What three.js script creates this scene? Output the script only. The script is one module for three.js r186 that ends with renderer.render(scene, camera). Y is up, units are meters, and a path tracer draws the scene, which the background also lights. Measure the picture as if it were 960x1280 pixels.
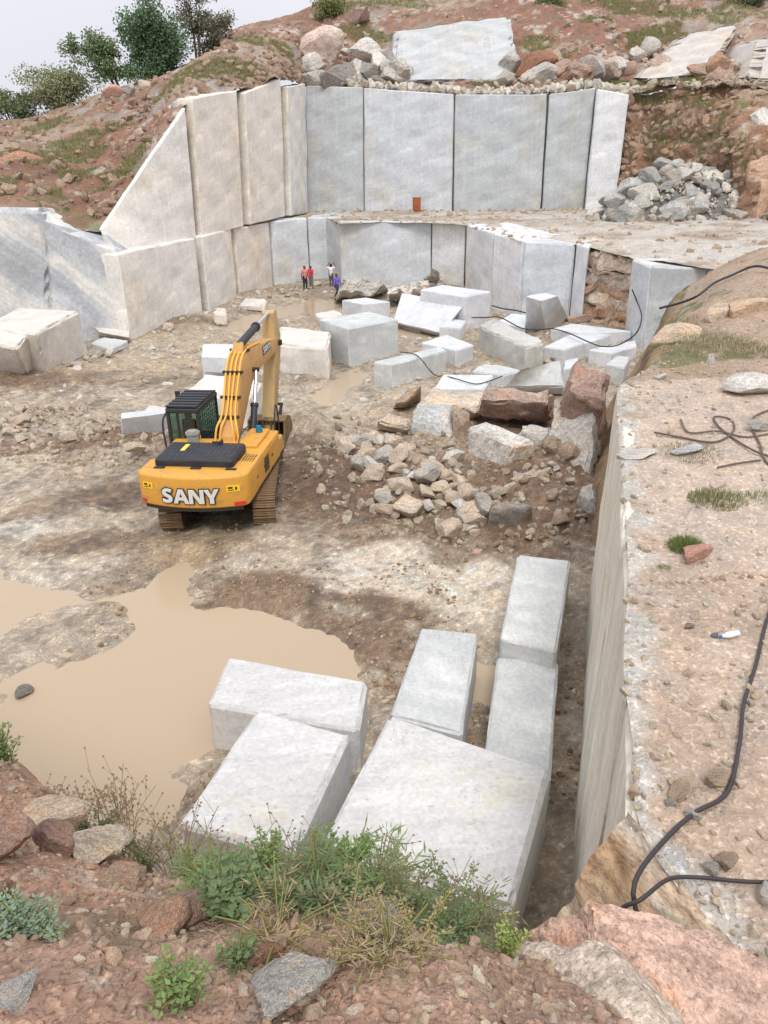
import * as THREE from 'three';
import { mergeGeometries, toCreasedNormals, mergeVertices } from 'three/addons/utils/BufferGeometryUtils.js';
import { RoundedBoxGeometry } from 'three/addons/geometries/RoundedBoxGeometry.js';
import { TextGeometry } from 'three/addons/geometries/TextGeometry.js';
import { FontLoader } from 'three/addons/loaders/FontLoader.js';
import { MarchingCubes } from 'three/addons/objects/MarchingCubes.js';

// ---------- camera, sky, sun, exposure ----------
const scene = new THREE.Scene();
const camera = new THREE.PerspectiveCamera(67.38, 0.75, 0.05, 600);
camera.position.set(0, 9.1, 0);
camera.rotation.order = 'YXZ';
camera.rotation.set(THREE.MathUtils.degToRad(-24.5), 0, THREE.MathUtils.degToRad(-0.9));
const renderer = new THREE.WebGLRenderer({ antialias: true });
renderer.toneMapping = THREE.LinearToneMapping;
renderer.toneMappingExposure = 1.24;
renderer.shadowMap.enabled = true;
{ // overcast sky: pale lavender white, a little brighter towards the zenith, faint cloud
  const w = 256, h = 128, d = new Float32Array(w * h * 4);
  for (let j = 0; j < h; j++) for (let i = 0; i < w; i++) {
    const el = (j + 0.5) / h * Math.PI - Math.PI / 2, az = i / w * Math.PI * 2;
    const s = Math.max(0, Math.sin(el));
    const cl = 1 + 0.05 * Math.sin(az * 3 + 1.3 + 4 * s) * Math.sin(el * 9 + Math.sin(az * 2) * 2) + 0.03 * Math.sin(az * 7 + 11 * s);
    const k = (0.64 + 0.52 * s) * cl, o = (j * w + i) * 4;
    d[o] = k * 0.985; d[o + 1] = k * 0.985; d[o + 2] = k * (1.085 - 0.05 * s); d[o + 3] = 1;
  }
  const t = new THREE.DataTexture(d, w, h, THREE.RGBAFormat, THREE.FloatType);
  t.mapping = THREE.EquirectangularReflectionMapping; t.magFilter = THREE.LinearFilter; t.needsUpdate = true;
  scene.background = t; scene.environment = t;
}
const sun = new THREE.DirectionalLight(new THREE.Color(1, 0.965, 0.9), 1.5);
sun.position.set(2, 34, 26); sun.target.position.set(0, 0, -30); sun.position.add(sun.target.position);
sun.castShadow = true; sun.shadow.radius = 30; sun.shadow.mapSize.set(2048, 2048);
Object.assign(sun.shadow.camera, { left: -50, right: 50, top: 60, bottom: -60, near: 1, far: 140 });
scene.add(sun, sun.target);


// ---------- helpers ----------
const V = (x, y, z) => new THREE.Vector3(x, y, z);
const V3 = a => new THREE.Vector3(a[0], a[1], a[2]);
const { sin, cos, abs, min, max, floor, sqrt, PI, hypot } = Math;
const clamp = (x, a = 0, b = 1) => min(b, max(a, x));
const lerp = (a, b, t) => a + (b - a) * t;
const smooth = (a, b, x) => { const t = clamp((x - a) / (b - a)); return t * t * (3 - 2 * t); };
function rng(s) { return () => { s |= 0; s = s + 0x6D2B79F5 | 0; let t = Math.imul(s ^ s >>> 15, 1 | s); t = t + Math.imul(t ^ t >>> 7, 61 | t) ^ t; return ((t ^ t >>> 14) >>> 0) / 4294967296; }; }
const PERM = new Uint8Array(512); { const r = rng(77), p = [...Array(256).keys()]; for (let i = 255; i > 0; i--) { const j = floor(r() * (i + 1)); [p[i], p[j]] = [p[j], p[i]]; } for (let i = 0; i < 512; i++) PERM[i] = p[i & 255]; }
const HV = new Float32Array(256); { const r = rng(5); for (let i = 0; i < 256; i++) HV[i] = r() * 2 - 1; }
function n3(x, y, z) { // value noise, -1..1
  const X = floor(x), Y = floor(y), Z = floor(z); let u = x - X, v = y - Y, w = z - Z;
  u = u * u * (3 - 2 * u); v = v * v * (3 - 2 * v); w = w * w * (3 - 2 * w);
  const a = PERM[X & 255], b = PERM[(X + 1) & 255], y0 = Y & 255, y1 = (Y + 1) & 255, z0 = Z & 255, z1 = (Z + 1) & 255;
  const aa = PERM[a + y0], ab = PERM[a + y1], ba = PERM[b + y0], bb = PERM[b + y1];
  const k = (p, q) => HV[PERM[p + q]];
  const l0 = k(aa, z0) + (k(ba, z0) - k(aa, z0)) * u, l1 = k(ab, z0) + (k(bb, z0) - k(ab, z0)) * u;
  const m0 = k(aa, z1) + (k(ba, z1) - k(aa, z1)) * u, m1 = k(ab, z1) + (k(bb, z1) - k(ab, z1)) * u;
  const l = l0 + (l1 - l0) * v, m = m0 + (m1 - m0) * v; return l + (m - l) * w;
}
function fbm(x, y, z, o = 4) { let s = 0, a = 0.5, n = 0; for (let i = 0; i < o; i++) { s += a * n3(x, y, z); n += a; x = x * 2.03 + 7.1; y = y * 2.03 + 3.7; z = z * 2.03 + 1.9; a *= 0.5; } return s / n; }
function n2p(x, y, p, seed) { // periodic value noise
  const X = floor(x), Y = floor(y); let u = x - X, v = y - Y; u = u * u * (3 - 2 * u); v = v * v * (3 - 2 * v);
  const x0 = ((X % p) + p) % p, x1 = (x0 + 1) % p, y0 = ((Y % p) + p) % p, y1 = (y0 + 1) % p;
  const k = (a, b) => HV[PERM[PERM[(a + seed) & 255] + (b & 255)]];
  const l = k(x0, y0) + (k(x1, y0) - k(x0, y0)) * u, m = k(x0, y1) + (k(x1, y1) - k(x0, y1)) * u; return l + (m - l) * v;
}
function fbp(u, v, p, o = 4, seed = 0) { let s = 0, a = 0.5, n = 0; for (let i = 0; i < o; i++) { s += a * n2p(u * p, v * p, p, seed + i * 13); n += a; p *= 2; a *= 0.55; } return s / n; }
const lin = c => c <= 0.04045 ? c / 12.92 : Math.pow((c + 0.055) / 1.055, 2.4);
const S = (r, g, b) => [lin(r / 255), lin(g / 255), lin(b / 255)];
const col = (r, g, b) => new THREE.Color().setRGB(...S(r, g, b));
const mix3 = (a, b, t) => [a[0] + (b[0] - a[0]) * t, a[1] + (b[1] - a[1]) * t, a[2] + (b[2] - a[2]) * t];

const used = {};
const numbered = n => { const k = used[n] = (used[n] ?? -1) + 1; return k ? n + '_' + String(k).padStart(3, '0') : n; };
function tag(o, label, category, group, kind) { if (label) o.userData.label = label; if (category) o.userData.category = category; if (group) o.userData.group = group; if (kind) o.userData.kind = kind; return o; }
function mesh(name, geo, mat, parent) { const m = new THREE.Mesh(geo, mat); m.name = parent && parent !== scene ? name : numbered(name); m.castShadow = m.receiveShadow = true; (parent || scene).add(m); return m; }
function base(name, p = [0, 0, 0], turn = 0) { const g = new THREE.Group(); g.name = numbered(name); g.position.set(...p); g.rotation.y = turn; scene.add(g); return g; }
function structure(o) { o.userData.kind = 'structure'; return o; }

// ---------- textures ----------
function tex(size, fn, srgb = true) {
  const d = new Uint8Array(size * size * 4);
  for (let j = 0; j < size; j++) for (let i = 0; i < size; i++) {
    const c = fn((i + 0.5) / size, (j + 0.5) / size), o = (j * size + i) * 4;
    if (typeof c === 'number') d[o] = d[o + 1] = d[o + 2] = clamp(c) * 255; else { d[o] = clamp(c[0]) * 255; d[o + 1] = clamp(c[1]) * 255; d[o + 2] = clamp(c[2]) * 255; }
    d[o + 3] = 255;
  }
  const t = new THREE.DataTexture(d, size, size); t.wrapS = t.wrapT = THREE.RepeatWrapping; t.magFilter = THREE.LinearFilter; t.minFilter = THREE.LinearMipmapLinearFilter; t.generateMipmaps = true;
  if (srgb) t.colorSpace = THREE.SRGBColorSpace; t.needsUpdate = true; return t;
}
// speckled cell pattern for gravel: nearest-point cells, periodic
function cells(size, count, seed) {
  const r = rng(seed), g = count, px = [], py = [], tone = [];
  for (let i = 0; i < g * g; i++) { px.push(r()); py.push(r()); tone.push(r()); }
  return (u, v) => {
    const x = u * g, y = v * g, X = floor(x), Y = floor(y); let b = 9, b2 = 9, t = 0;
    for (let j = -1; j <= 1; j++) for (let i = -1; i <= 1; i++) {
      const cx = X + i, cy = Y + j, k = (((cy % g) + g) % g) * g + (((cx % g) + g) % g), dx = cx + px[k] - x, dy = cy + py[k] - y, q = dx * dx + dy * dy;
      if (q < b) { b2 = b; b = q; t = tone[k]; } else if (q < b2) b2 = q;
    }
    return [sqrt(b2) - sqrt(b), t];
  };
}
const c1 = cells(1024, 46, 3), c2 = cells(1024, 110, 8);
const soilMap = tex(1024, (u, v) => { // neutral detail over the soil colours
  const w = fbp(u, v, 5, 6, 2), f = fbp(u, v, 64, 3, 40), wu = u + 0.012 * fbp(u, v, 16, 2, 90), wv = v + 0.012 * fbp(u, v, 16, 2, 60);
  const [e1, t1] = c1(wu, wv), [e2, t2] = c2(wu, wv);
  let k = 0.8 + 0.07 * w + 0.15 * f + 0.08 * fbp(u, v, 22, 3, 140); let warm = 0.02 * w;
  k += 0.3 * f * f; if (t2 > 0.7) k += 0.35 * (t2 - 0.85) * smooth(0.05, 0.35, e2); if (t1 > 0.86) { k += 0.8 * (t1 - 0.91) * smooth(0.05, 0.4, e1); warm -= 0.015; }
  return [k + warm, k, k - warm * 1.3];
});
const soilBump = tex(1024, (u, v) => {
  const wu = u + 0.012 * fbp(u, v, 16, 2, 90), wv = v + 0.012 * fbp(u, v, 16, 2, 60), [e1, t1] = c1(wu, wv), [e2, t2] = c2(wu, wv);
  return 0.4 + 0.1 * fbp(u, v, 8, 6, 2) + 0.12 * fbp(u, v, 30, 3, 12) + (t1 > 0.86 ? 0.12 * smooth(0.0, 0.6, e1) : 0) + (t2 > 0.7 ? 0.1 * smooth(0.0, 0.6, e2) : 0) + 0.2 * fbp(u, v, 64, 3, 40);
}, false);
const marbleMap = tex(1024, (u, v) => { // sawn white marble, blue-grey clouds, veins, small chips
  const q = fbp(u, v, 3, 5, 11), q2 = fbp(u, v, 4, 5, 33), cl = fbp(u + 0.06 * q, v + 0.1 * q2, 5, 5, 51);
  const band = sin((v * 3 + u * 1 + q * 0.75) * PI * 2 * 2), vein = Math.pow(1 - abs(sin((v * 2 - u + q2 * 0.9) * PI * 2)), 9);
  const fine = fbp(u, v, 90, 3, 71), sp = fbp(u, v, 150, 2, 20), saw = n2p(u * 220, v * 6, 2048, 9);
  let k = 0.86 + 0.085 * cl + 0.03 * band * (0.5 + cl) - 0.06 * vein * clamp(0.5 + q * 1.4) + 0.06 * fine + 0.015 * saw;
  if (sp > 0.42) k -= 0.16 * (sp - 0.3);
  const cool = 0.004 + 0.012 * clamp(-cl + 0.2);
  return [k - cool, k - cool * 0.25, k + cool * 0.4];
});
const pitMap = tex(1024, (u, v) => { // sawn top face, pitted, with a faint ochre wash and grey dust specks
  const q = fbp(u, v, 3, 5, 13), cl = fbp(u + 0.08 * q, v, 5, 6, 57), fine = fbp(u, v, 90, 3, 73), sp = fbp(u, v, 120, 2, 24), big = fbp(u, v, 28, 3, 39), saw = n2p(u * 30, v * 400, 2048, 9), oc = smooth(0.25, 0.6, fbp(u, v, 4, 5, 93));
  let k = 0.85 + 0.05 * cl + 0.06 * fine + 0.012 * saw - 0.05 * smooth(0.03, 0, abs(fbp(u + v, 3 * v - u, 4, 5, 121))); const pz = smooth(-0.1, 0.4, q + 0.5 * cl); if (sp > 0.4) k -= 0.28 * pz * (sp - 0.33); if (big > 0.55) k -= 0.3 * (big - 0.5); k += 0.05 * fbp(u + v, 5 * v - u, 6, 4, 21);
  return [k, k - 0.012 * oc, k + 0.002 - 0.055 * oc];
});
const wallMap = tex(1024, (u, v) => { // sawn quarry face: clouded bands, run stains, thin cracks
  const q = fbp(u, v, 2, 6, 15), q2 = fbp(u, v, 3, 5, 45), cl = fbp(u + 0.1 * q, v + 0.07 * q2, 4, 6, 5);
  const band = sin((v * 4 + u * 2 + q * 1.1) * PI * 2), fine = fbp(u, v, 80, 4, 31), run = fbp(u * 4, v * 0.25, 8, 4, 66) * 0.5 + n2p(u * 60, v * 2, 60, 22) * 0.5;
  const ve = fbp(u + v, 4 * v - u, 3, 5, 81), ve2 = fbp(u + 2 * v, 5 * v - 2 * u, 4, 4, 17), stain = smooth(0.0, 0.7, fbp(u, v, 3, 5, 101));
  let k = 0.89 + 0.045 * cl + 0.025 * band + 0.06 * fine + 0.028 * run; k += 0.075 * ve + 0.065 * ve2 - 0.07 * smooth(0.03, 0.0, abs(ve2 - 0.1)) * smooth(0, 0.3, q) - 0.09 * smooth(0.015, 0.0, abs(fbp(u - v, 3 * v + u, 2, 5, 181))) * smooth(0.0, 0.35, q2);
  const t = stain * 0.05;
  return [k - 0.005 + t * 0.35, k - t * 0.15, k + 0.01 - t];
});
const rockMap = tex(1024, (u, v) => { // broken rock: mottled, banded, rust seams
  const q = fbp(u, v, 3, 6, 8), q2 = fbp(u, v, 4, 6, 28), b = sin((v * 5 + u * 2 + q * 1.6) * PI * 2), f = fbp(u, v, 48, 5, 61), sp = fbp(u, v, 130, 2, 90);
  const k = 0.85 + 0.12 * q + 0.05 * b + 0.2 * f + (sp > 0.4 ? 0.1 : 0) - (sp < -0.45 ? 0.14 : 0), r = smooth(0.05, 0.45, q2) * 0.07;
  return [k + r * 0.5, k - r * 0.4, k - r * 1.2];
});
const rockBump = tex(1024, (u, v) => 0.5 + 0.3 * fbp(u, v, 6, 7, 4) + 0.14 * abs(fbp(u, v, 16, 4, 55)) + 0.1 * fbp(u, v, 60, 3, 7), false);
const fineBump = tex(512, (u, v) => 0.5 + 0.25 * fbp(u, v, 12, 6, 14) + 0.2 * fbp(u, v, 70, 3, 44), false);
const std = (color, o = {}) => new THREE.MeshStandardMaterial({ color, roughness: 0.9, ...o });

// ---------- geometry helpers ----------
function boxUV(g, tile, ox = 0, oy = 0) { // per-face planar uv in metres / tile; g non-indexed
  const p = g.attributes.position, uv = new Float32Array(p.count * 2);
  for (let i = 0; i < p.count; i += 3) {
    const ax = p.getX(i), ay = p.getY(i), az = p.getZ(i), bx = p.getX(i + 1) - ax, by = p.getY(i + 1) - ay, bz = p.getZ(i + 1) - az, cx = p.getX(i + 2) - ax, cy = p.getY(i + 2) - ay, cz = p.getZ(i + 2) - az;
    const nx = abs(by * cz - bz * cy), ny = abs(bz * cx - bx * cz), nz = abs(bx * cy - by * cx);
    for (let k = 0; k < 3; k++) {
      const x = p.getX(i + k), y = p.getY(i + k), z = p.getZ(i + k);
      const [a, b] = ny >= nx && ny >= nz ? [x, -z] : nx >= nz ? [-z, y] : [x, y];
      uv[(i + k) * 2] = a / tile + ox; uv[(i + k) * 2 + 1] = b / tile + oy;
    }
  }
  g.setAttribute('uv', new THREE.BufferAttribute(uv, 2)); return g;
}
// eight corners (front-left, front-right, back-right, back-left; bottom then top) -> chipped, slightly uneven block
let hexSeed = 0;
function hexGeo(c, { seg = 0.35, edge = 0.035, rough = 0.012, rf = 1.2, maxn = 16, tile = 4, chip = 2.2, crease = 0.3 } = {}) {
  c = c.map(V3); const sd = ++hexSeed * 3.7;
  const L = [c[0].distanceTo(c[1]), c[0].distanceTo(c[4]), c[0].distanceTo(c[3])].map((l, i) => max(l, [c[3].distanceTo(c[2]), c[1].distanceTo(c[5]), c[1].distanceTo(c[2])][i], 0.05));
  const N = L.map(l => clamp(Math.round(l / seg), 3, maxn));
  const g = new THREE.BoxGeometry(1, 1, 1, N[0], N[1], N[2]), p = g.attributes.position, t = [0, 0, 0], q = V(), o = V();
  const tri = (a, b, w) => { q.set(0, 0, 0); for (let k = 0; k < 8; k++) { const i = k & 3, X = i === 1 || i === 2 ? a : 1 - a, Z = i < 2 ? w : 1 - w, Y = k > 3 ? b : 1 - b; q.addScaledVector(c[k], X * Y * Z); } return q; };
  for (let v = 0; v < p.count; v++) {
    t[0] = p.getX(v) + 0.5; t[1] = p.getY(v) + 0.5; t[2] = p.getZ(v) + 0.5; let m = 0; const end = [0, 0, 0];
    for (let k = 0; k < 3; k++) {
      const i = Math.round(t[k] * N[k]), e = min(edge * 1.6 / L[k], 0.2);
      if (i === 0) { t[k] = 0; end[k] = -1; m++; } else if (i === N[k]) { t[k] = 1; end[k] = 1; m++; } else if (i === 1) t[k] = max(e, N[k] < 4 ? 0.12 : e); else if (i === N[k] - 1) t[k] = 1 - max(e, N[k] < 4 ? 0.12 : e);
    }
    tri(...t);
    if (m >= 2) { const ch = edge * (0.45 + chip * max(0, n3(q.x * 2.1 + sd, q.y * 2.1, q.z * 2.1) - 0.15) + 0.5 * (n3(q.x * 7, q.y * 7 + sd, q.z * 7) * 0.5 + 0.5)); for (let k = 0; k < 3; k++) if (end[k]) t[k] -= end[k] * min(min(ch, edge * 1.45) / L[k], 0.19); tri(...t); }
    o.set(fbm(q.x * rf + sd, q.y * rf, q.z * rf, 3), fbm(q.x * rf, q.y * rf + sd, q.z * rf + 9, 3), fbm(q.x * rf + 5, q.y * rf, q.z * rf + sd, 3)).multiplyScalar(rough * 2);
    q.add(o); p.setXYZ(v, q.x, q.y, q.z);
  }
  const gg = toCreasedNormals(g.toNonIndexed(), crease); boxUV(gg, tile, n3(sd, 1, 2) * 3, n3(2, sd, 5) * 3); return gg;
}
const down = (top, b) => [...top.map((p, i) => [p[0], Array.isArray(b) ? b[i] : b, p[2]]), ...top];
function recentre(m) { // put the object's origin at its base
  const g = m.geometry; g.computeBoundingBox(); const b = g.boundingBox, x = (b.min.x + b.max.x) / 2, z = (b.min.z + b.max.z) / 2, y = b.min.y;
  g.translate(-x, -y, -z); m.position.set(x, y, z); return m;
}
// smooth control-grid terrain sheet; returns mesh and a sampler
function patch(name, grid, nu, nv, { amp = 0.1, freq = 0.6, oct = 5, ridge = 0, color, mat, tile = 3, linU = false, tiltUV = 0 } = {}) {
  const R = grid.length, C = grid[0].length;
  const cr = (a, b, c, d, t) => 0.5 * (2 * b + (c - a) * t + (2 * a - 5 * b + 4 * c - d) * t * t + (3 * b - a - 3 * c + d) * t * t * t);
  const G = (r, c, k) => grid[clamp(r, 0, R - 1)][clamp(c, 0, C - 1)][k];
  const row = (r, u, k) => { const x = u * (C - 1), i = min(C - 2, floor(x)), t = x - i; return linU ? lerp(G(r, i, k), G(r, i + 1, k), t) : cr(G(r, i - 1, k), G(r, i, k), G(r, i + 1, k), G(r, i + 2, k), t); };
  const P = (u, v) => { const y = v * (R - 1), j = min(R - 2, floor(y)), t = y - j, o = []; for (let k = 0; k < 3; k++) o.push(cr(row(j - 1 < 0 ? 0 : j - 1, u, k), row(j, u, k), row(j + 1, u, k), row(j + 2 > R - 1 ? R - 1 : j + 2, u, k), t)); return o; };
  const at = (u, v) => {
    const p = P(u, v), e = 1e-3, a = P(min(1, u + e), v), b = P(max(0, u - e), v), c = P(u, min(1, v + e)), d = P(u, max(0, v - e));
    const n = V(a[0] - b[0], a[1] - b[1], a[2] - b[2]).cross(V(c[0] - d[0], c[1] - d[1], c[2] - d[2])).normalize(); if (n.y < 0) n.negate();
    let h = fbm(p[0] * freq, p[1] * freq, p[2] * freq, oct); if (ridge) h = lerp(h, 0.6 - 2 * abs(fbm(p[0] * freq + 31, p[1] * freq * 1.5, p[2] * freq, oct)), ridge);
    return { p: V(p[0], p[1], p[2]).addScaledVector(n, h * amp * 2), n, h };
  };
  const pos = new Float32Array((nu + 1) * (nv + 1) * 3), cl = new Float32Array(pos.length), uv = new Float32Array((nu + 1) * (nv + 1) * 2), idx = [];
  const ty = sin(tiltUV), tz = cos(tiltUV);
  for (let j = 0, i = 0; j <= nv; j++) for (let k = 0; k <= nu; k++, i++) {
    const u = k / nu, v = j / nv, s = at(u, v); pos.set([s.p.x, s.p.y, s.p.z], i * 3); cl.set(color(s.p.x, s.p.y, s.p.z, s, u, v), i * 3); uv[i * 2] = s.p.x / tile; uv[i * 2 + 1] = (s.p.y * ty - s.p.z * tz) / tile;
    if (j < nv && k < nu) { const a = i, b = i + 1, c = i + nu + 1, d = c + 1; idx.push(a, b, d, a, d, c); }
  }
  const g = new THREE.BufferGeometry(); g.setAttribute('position', new THREE.BufferAttribute(pos, 3)); g.setAttribute('color', new THREE.BufferAttribute(cl, 3)); g.setAttribute('uv', new THREE.BufferAttribute(uv, 2)); g.setIndex(idx); g.computeVertexNormals();
  const nn = g.attributes.normal; let s = 0; for (let i = 0; i < nn.count; i += 7) s += nn.getY(i); if (s < 0) { for (let i = 0; i < idx.length; i += 3) { const t = idx[i]; idx[i] = idx[i + 1]; idx[i + 1] = t; } g.setIndex(idx); g.computeVertexNormals(); }
  const m = mesh(name, g, mat || soilMat); structure(m); return { m, at };
}
const soilMat = std(0xffffff, { vertexColors: true, map: soilMap, bumpMap: soilBump, bumpScale: 0.05, roughness: 0.95 });
// angular broken stone: a sphere cut by random planes
function rockGeo(seed, detail = 3, planes = 11, rough = 0.05, tile = 1.2, crease = 0.28, d0 = 0.46, d1 = 0.3) {
  const r = rng(seed * 97 + 5), P = []; for (let i = 0; i < planes; i++) { const z = r() * 2 - 1, a = r() * PI * 2, q = sqrt(1 - z * z); P.push([q * cos(a), z, q * sin(a), d0 + d1 * r()]); }
  const g = new THREE.IcosahedronGeometry(1, detail), p = g.attributes.position;
  for (let i = 0; i < p.count; i++) {
    let x = p.getX(i), y = p.getY(i), z = p.getZ(i), d = 1.05; for (const q of P) { const t = x * q[0] + y * q[1] + z * q[2]; if (t > 0.05) d = min(d, q[3] / t); }
    d *= 1 + rough * (fbm(x * 2.2 + seed, y * 2.2, z * 2.2, 4) * 1.6); p.setXYZ(i, x * d * 0.72, y * d * 0.72, z * d * 0.72);
  }
  const gg = toCreasedNormals(g.index ? g.toNonIndexed() : g, crease); return boxUV(gg, tile, r(), r());
}
const rockSet = []; for (let i = 0; i < 14; i++) rockSet.push(rockGeo(i + 1, i < 7 ? 6 : 5, 8 + i % 4, 0.045));
const pebbleSet = []; for (let i = 0; i < 6; i++) pebbleSet.push(rockGeo(i + 40, 2, 12, 0.02, 1.2, 0.1, 0.42, 0.22));
const rockMats = {};
function rmat(r, g, b, tile) { const k = [r, g, b].join(); return rockMats[k] ??= std(col(r, g, b), { map: rockMap, bumpMap: rockBump, bumpScale: 0.05, roughness: 0.9 }); }
function rock(name, p, size, turn, mat, seed, tilt = 0) { // p = centre of its foot
  const m = mesh(name, rockSet[seed % rockSet.length], mat); m.scale.set(size[0] * 0.75, size[1] * 0.75, size[2] * 0.75); m.rotation.set(tilt, turn, tilt * 0.6, 'YXZ'); m.position.set(p[0], p[1] + size[1] * 0.36, p[2]); return m;
}
function scatter(name, label, n, where, mat, sizes, seed, variants = 2, pow = 4.5, category = 'gravel', host = scene) { // uncountable small stones
  const r = rng(seed), M = new THREE.Matrix4(), q = new THREE.Quaternion(), e = new THREE.Euler(), c = new THREE.Color();
  for (let k = 0; k < variants; k++) {
    const im = new THREE.InstancedMesh(pebbleSet[(seed + k) % 6], mat, n); im.name = numbered(name); im.castShadow = im.receiveShadow = true; let i = 0, guard = 0;
    while (i < n && guard++ < n * 12) { const w = where(r); if (!w) continue; const s = sizes[0] + (sizes[1] - sizes[0]) * Math.pow(r(), pow); q.setFromEuler(e.set(r() * 6, r() * 6, r() * 6)); M.compose(w.setY(w.y + s * 0.05), q, V(s, s * (0.55 + 0.4 * r()), s * (0.7 + 0.5 * r()))); im.setMatrixAt(i, M); const t = 0.66 + 0.42 * r(); im.setColorAt(i, c.setRGB(min(1, t * (1 + 0.06 * r())), t, t * (1 - 0.1 * r()))); i++; }
    im.count = i; tag(im, k ? label + ', finer part' : label, category, null, 'stuff'); host.add(im);
  }
}
function tubeGeo(pts, r, seg = 60, rs = 7, closed = false) { return new THREE.TubeGeometry(new THREE.CatmullRomCurve3(pts.map(p => p.isVector3 ? p : V3(p)), closed, 'centripetal'), seg, r, rs, closed); }
function rod(a, b, r, rs = 10, r2 = r) { a = V3(a); b = V3(b); const d = b.clone().sub(a), g = new THREE.CylinderGeometry(r2, r, d.length(), rs); g.applyQuaternion(new THREE.Quaternion().setFromUnitVectors(V(0, 1, 0), d.clone().normalize())); g.translate(...a.add(b).multiplyScalar(0.5).toArray()); return g; }
function box(x0, x1, y0, y1, z0, z1, r = 0) { const g = r ? new RoundedBoxGeometry(x1 - x0, y1 - y0, z1 - z0, 2, r) : new THREE.BoxGeometry(x1 - x0, y1 - y0, z1 - z0); g.translate((x0 + x1) / 2, (y0 + y1) / 2, (z0 + z1) / 2); return g.index ? g.toNonIndexed() : g; }
const join = (...gs) => { gs = gs.flat().map(g => { g = g.index ? g.toNonIndexed() : g; for (const k of Object.keys(g.attributes)) if (!['position', 'normal', 'uv'].includes(k)) g.deleteAttribute(k); return g; }); return mergeGeometries(gs); };

// ---------- the pit floor ----------
function sdPoly(poly, x, z) { let d = 1e9, ins = false; for (let i = 0, j = poly.length - 1; i < poly.length; j = i++) { const a = poly[i], b = poly[j], ex = b[0] - a[0], ez = b[2] - a[2], wx = x - a[0], wz = z - a[2], t = clamp((wx * ex + wz * ez) / (ex * ex + ez * ez)), dx = wx - ex * t, dz = wz - ez * t; d = min(d, dx * dx + dz * dz); if ((a[2] > z) !== (b[2] > z) && x < (b[0] - a[0]) * (z - a[2]) / (b[2] - a[2]) + a[0]) ins = !ins; } return ins ? -sqrt(d) : sqrt(d); }
const segD = (x, z, a, b) => { const ex = b[0] - a[0], ez = b[2] - a[2], t = clamp(((x - a[0]) * ex + (z - a[2]) * ez) / (ex * ex + ez * ez)); return hypot(x - a[0] - ex * t, z - a[2] - ez * t); };
const pools = [
  [[-10.74, 0, -16.79], [-9.78, 0, -17.3], [-7.91, 0, -15.65], [-6.55, 0, -15.5], [-5.64, 0, -15.73], [-5.33, 0, -16.73], [-5.1, 0, -17.14], [-4.43, 0, -15.69], [-3.95, 0, -14.83], [-2.67, 0, -14.36], [-1.4, 0, -13.85], [-0.62, 0, -13.09], [-0.48, 0, -12.16], [0.08, 0, -10.87], [-0.59, 0, -9.7], [-2.53, 0, -10.31], [-3.15, 0, -10.33], [-3.65, 0, -9.59], [-3.37, 0, -8.99], [-4.12, 0, -7.68], [-6.16, 0, -7.72], [-8.2, 0, -9.25], [-10.94, 0, -13.81]],
  [[-10.2, 0, -48.02], [-8.35, 0, -52.27], [-6.94, 0, -54.95], [-4.45, 0, -57.81], [-3.09, 0, -56.27], [-2.85, 0, -53.62], [-4.47, 0, -51.93], [-6.52, 0, -50.38], [-8.04, 0, -46.86], [-9.1, 0, -45.98]],
  [[-3.13, 0, -31.49], [-2.6, 0, -33.62], [-1.42, 0, -35.99], [-0.84, 0, -35.35], [-1.32, 0, -33.02], [-1.77, 0, -31.18], [-2.56, 0, -30.53]],
  [[1.17, 0, -47.87], [3.22, 0, -45.49], [3.25, 0, -43.9], [2.18, 0, -43.33], [1.07, 0, -44.06]],
  [[1.69, 0, -12.49], [2.21, 0, -12.4], [1.89, 0, -11.61], [1.56, 0, -11.67]],
];
const spit = [[-8, 0, -12.3], [-7.25, 0, -13.53], [-6.61, 0, -14.09]];
const bumps = [ // heaps of soil and rubble: centre, radius x, radius z, height
  [[1.69, 0, -23.01], 2.4, 2.8, 0.7], [[4.76, 0, -22.2], 2.0, 3.4, 0.75], [[4, 0, -27.87], 4, 3.5, 0.3], [[-1.37, 0, -22.45], 1.7, 2.8, 0.45], [[-9.33, 0, -25.8], 3.0, 1.3, 0.45], [[-13.15, 0, -28.24], 4, 1.6, 0.4],
  [[4.99, 0, -19.78], 2.2, 2.6, 0.55], [[10.52, 0, -41.47], 7, 6, 0.55], [[-2.65, 0, -26.79], 1.1, 1.6, 0.7], [[-15.7, 0, -35.53], 5, 2.2, 0.35], [[-12.91, 0, -49.02], 2.5, 2.2, 0.35], [[9.96, 0, -59.78], 8, 4, 0.6], [[-9.33, 0, -59.02], 5, 2.5, 0.35], [[-0.57, 0, -14.79], 2.2, 0.8, 0.12]];
const wallX = d => 0.414 + 0.278 * d; // foot of the long sawn face on the right
function floorBase(x, z) {
  let b = 0; for (const [c, rx, rz, k] of bumps) { const q = ((x - c[0]) / rx) ** 2 + ((z - c[2]) / rz) ** 2; if (q < 6) b += (k * Math.exp(-q)) ** 3; } const h = 0.13 + Math.cbrt(b);
  let sd = 99; for (const p of pools) sd = min(sd, sdPoly(p, x, z)); sd += 0.5 * fbm(x * 0.9, 3, z * 0.9, 4) + 0.16 * fbm(x * 4, 6, z * 4, 3);
  let wet = clamp(sd * 0.16, -0.2, 0.3); const sp = min(segD(x, z, spit[0], spit[1]), segD(x, z, spit[1], spit[2])) + 0.25 * fbm(x * 1.5, 9, z * 1.5, 3); wet = max(wet, 0.17 - 0.17 * sp);
  return min(h, wet + (wet > 0.1 ? (h - 0.13) * smooth(0.1, 0.3, wet) : 0) + 0.02);
}
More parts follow.
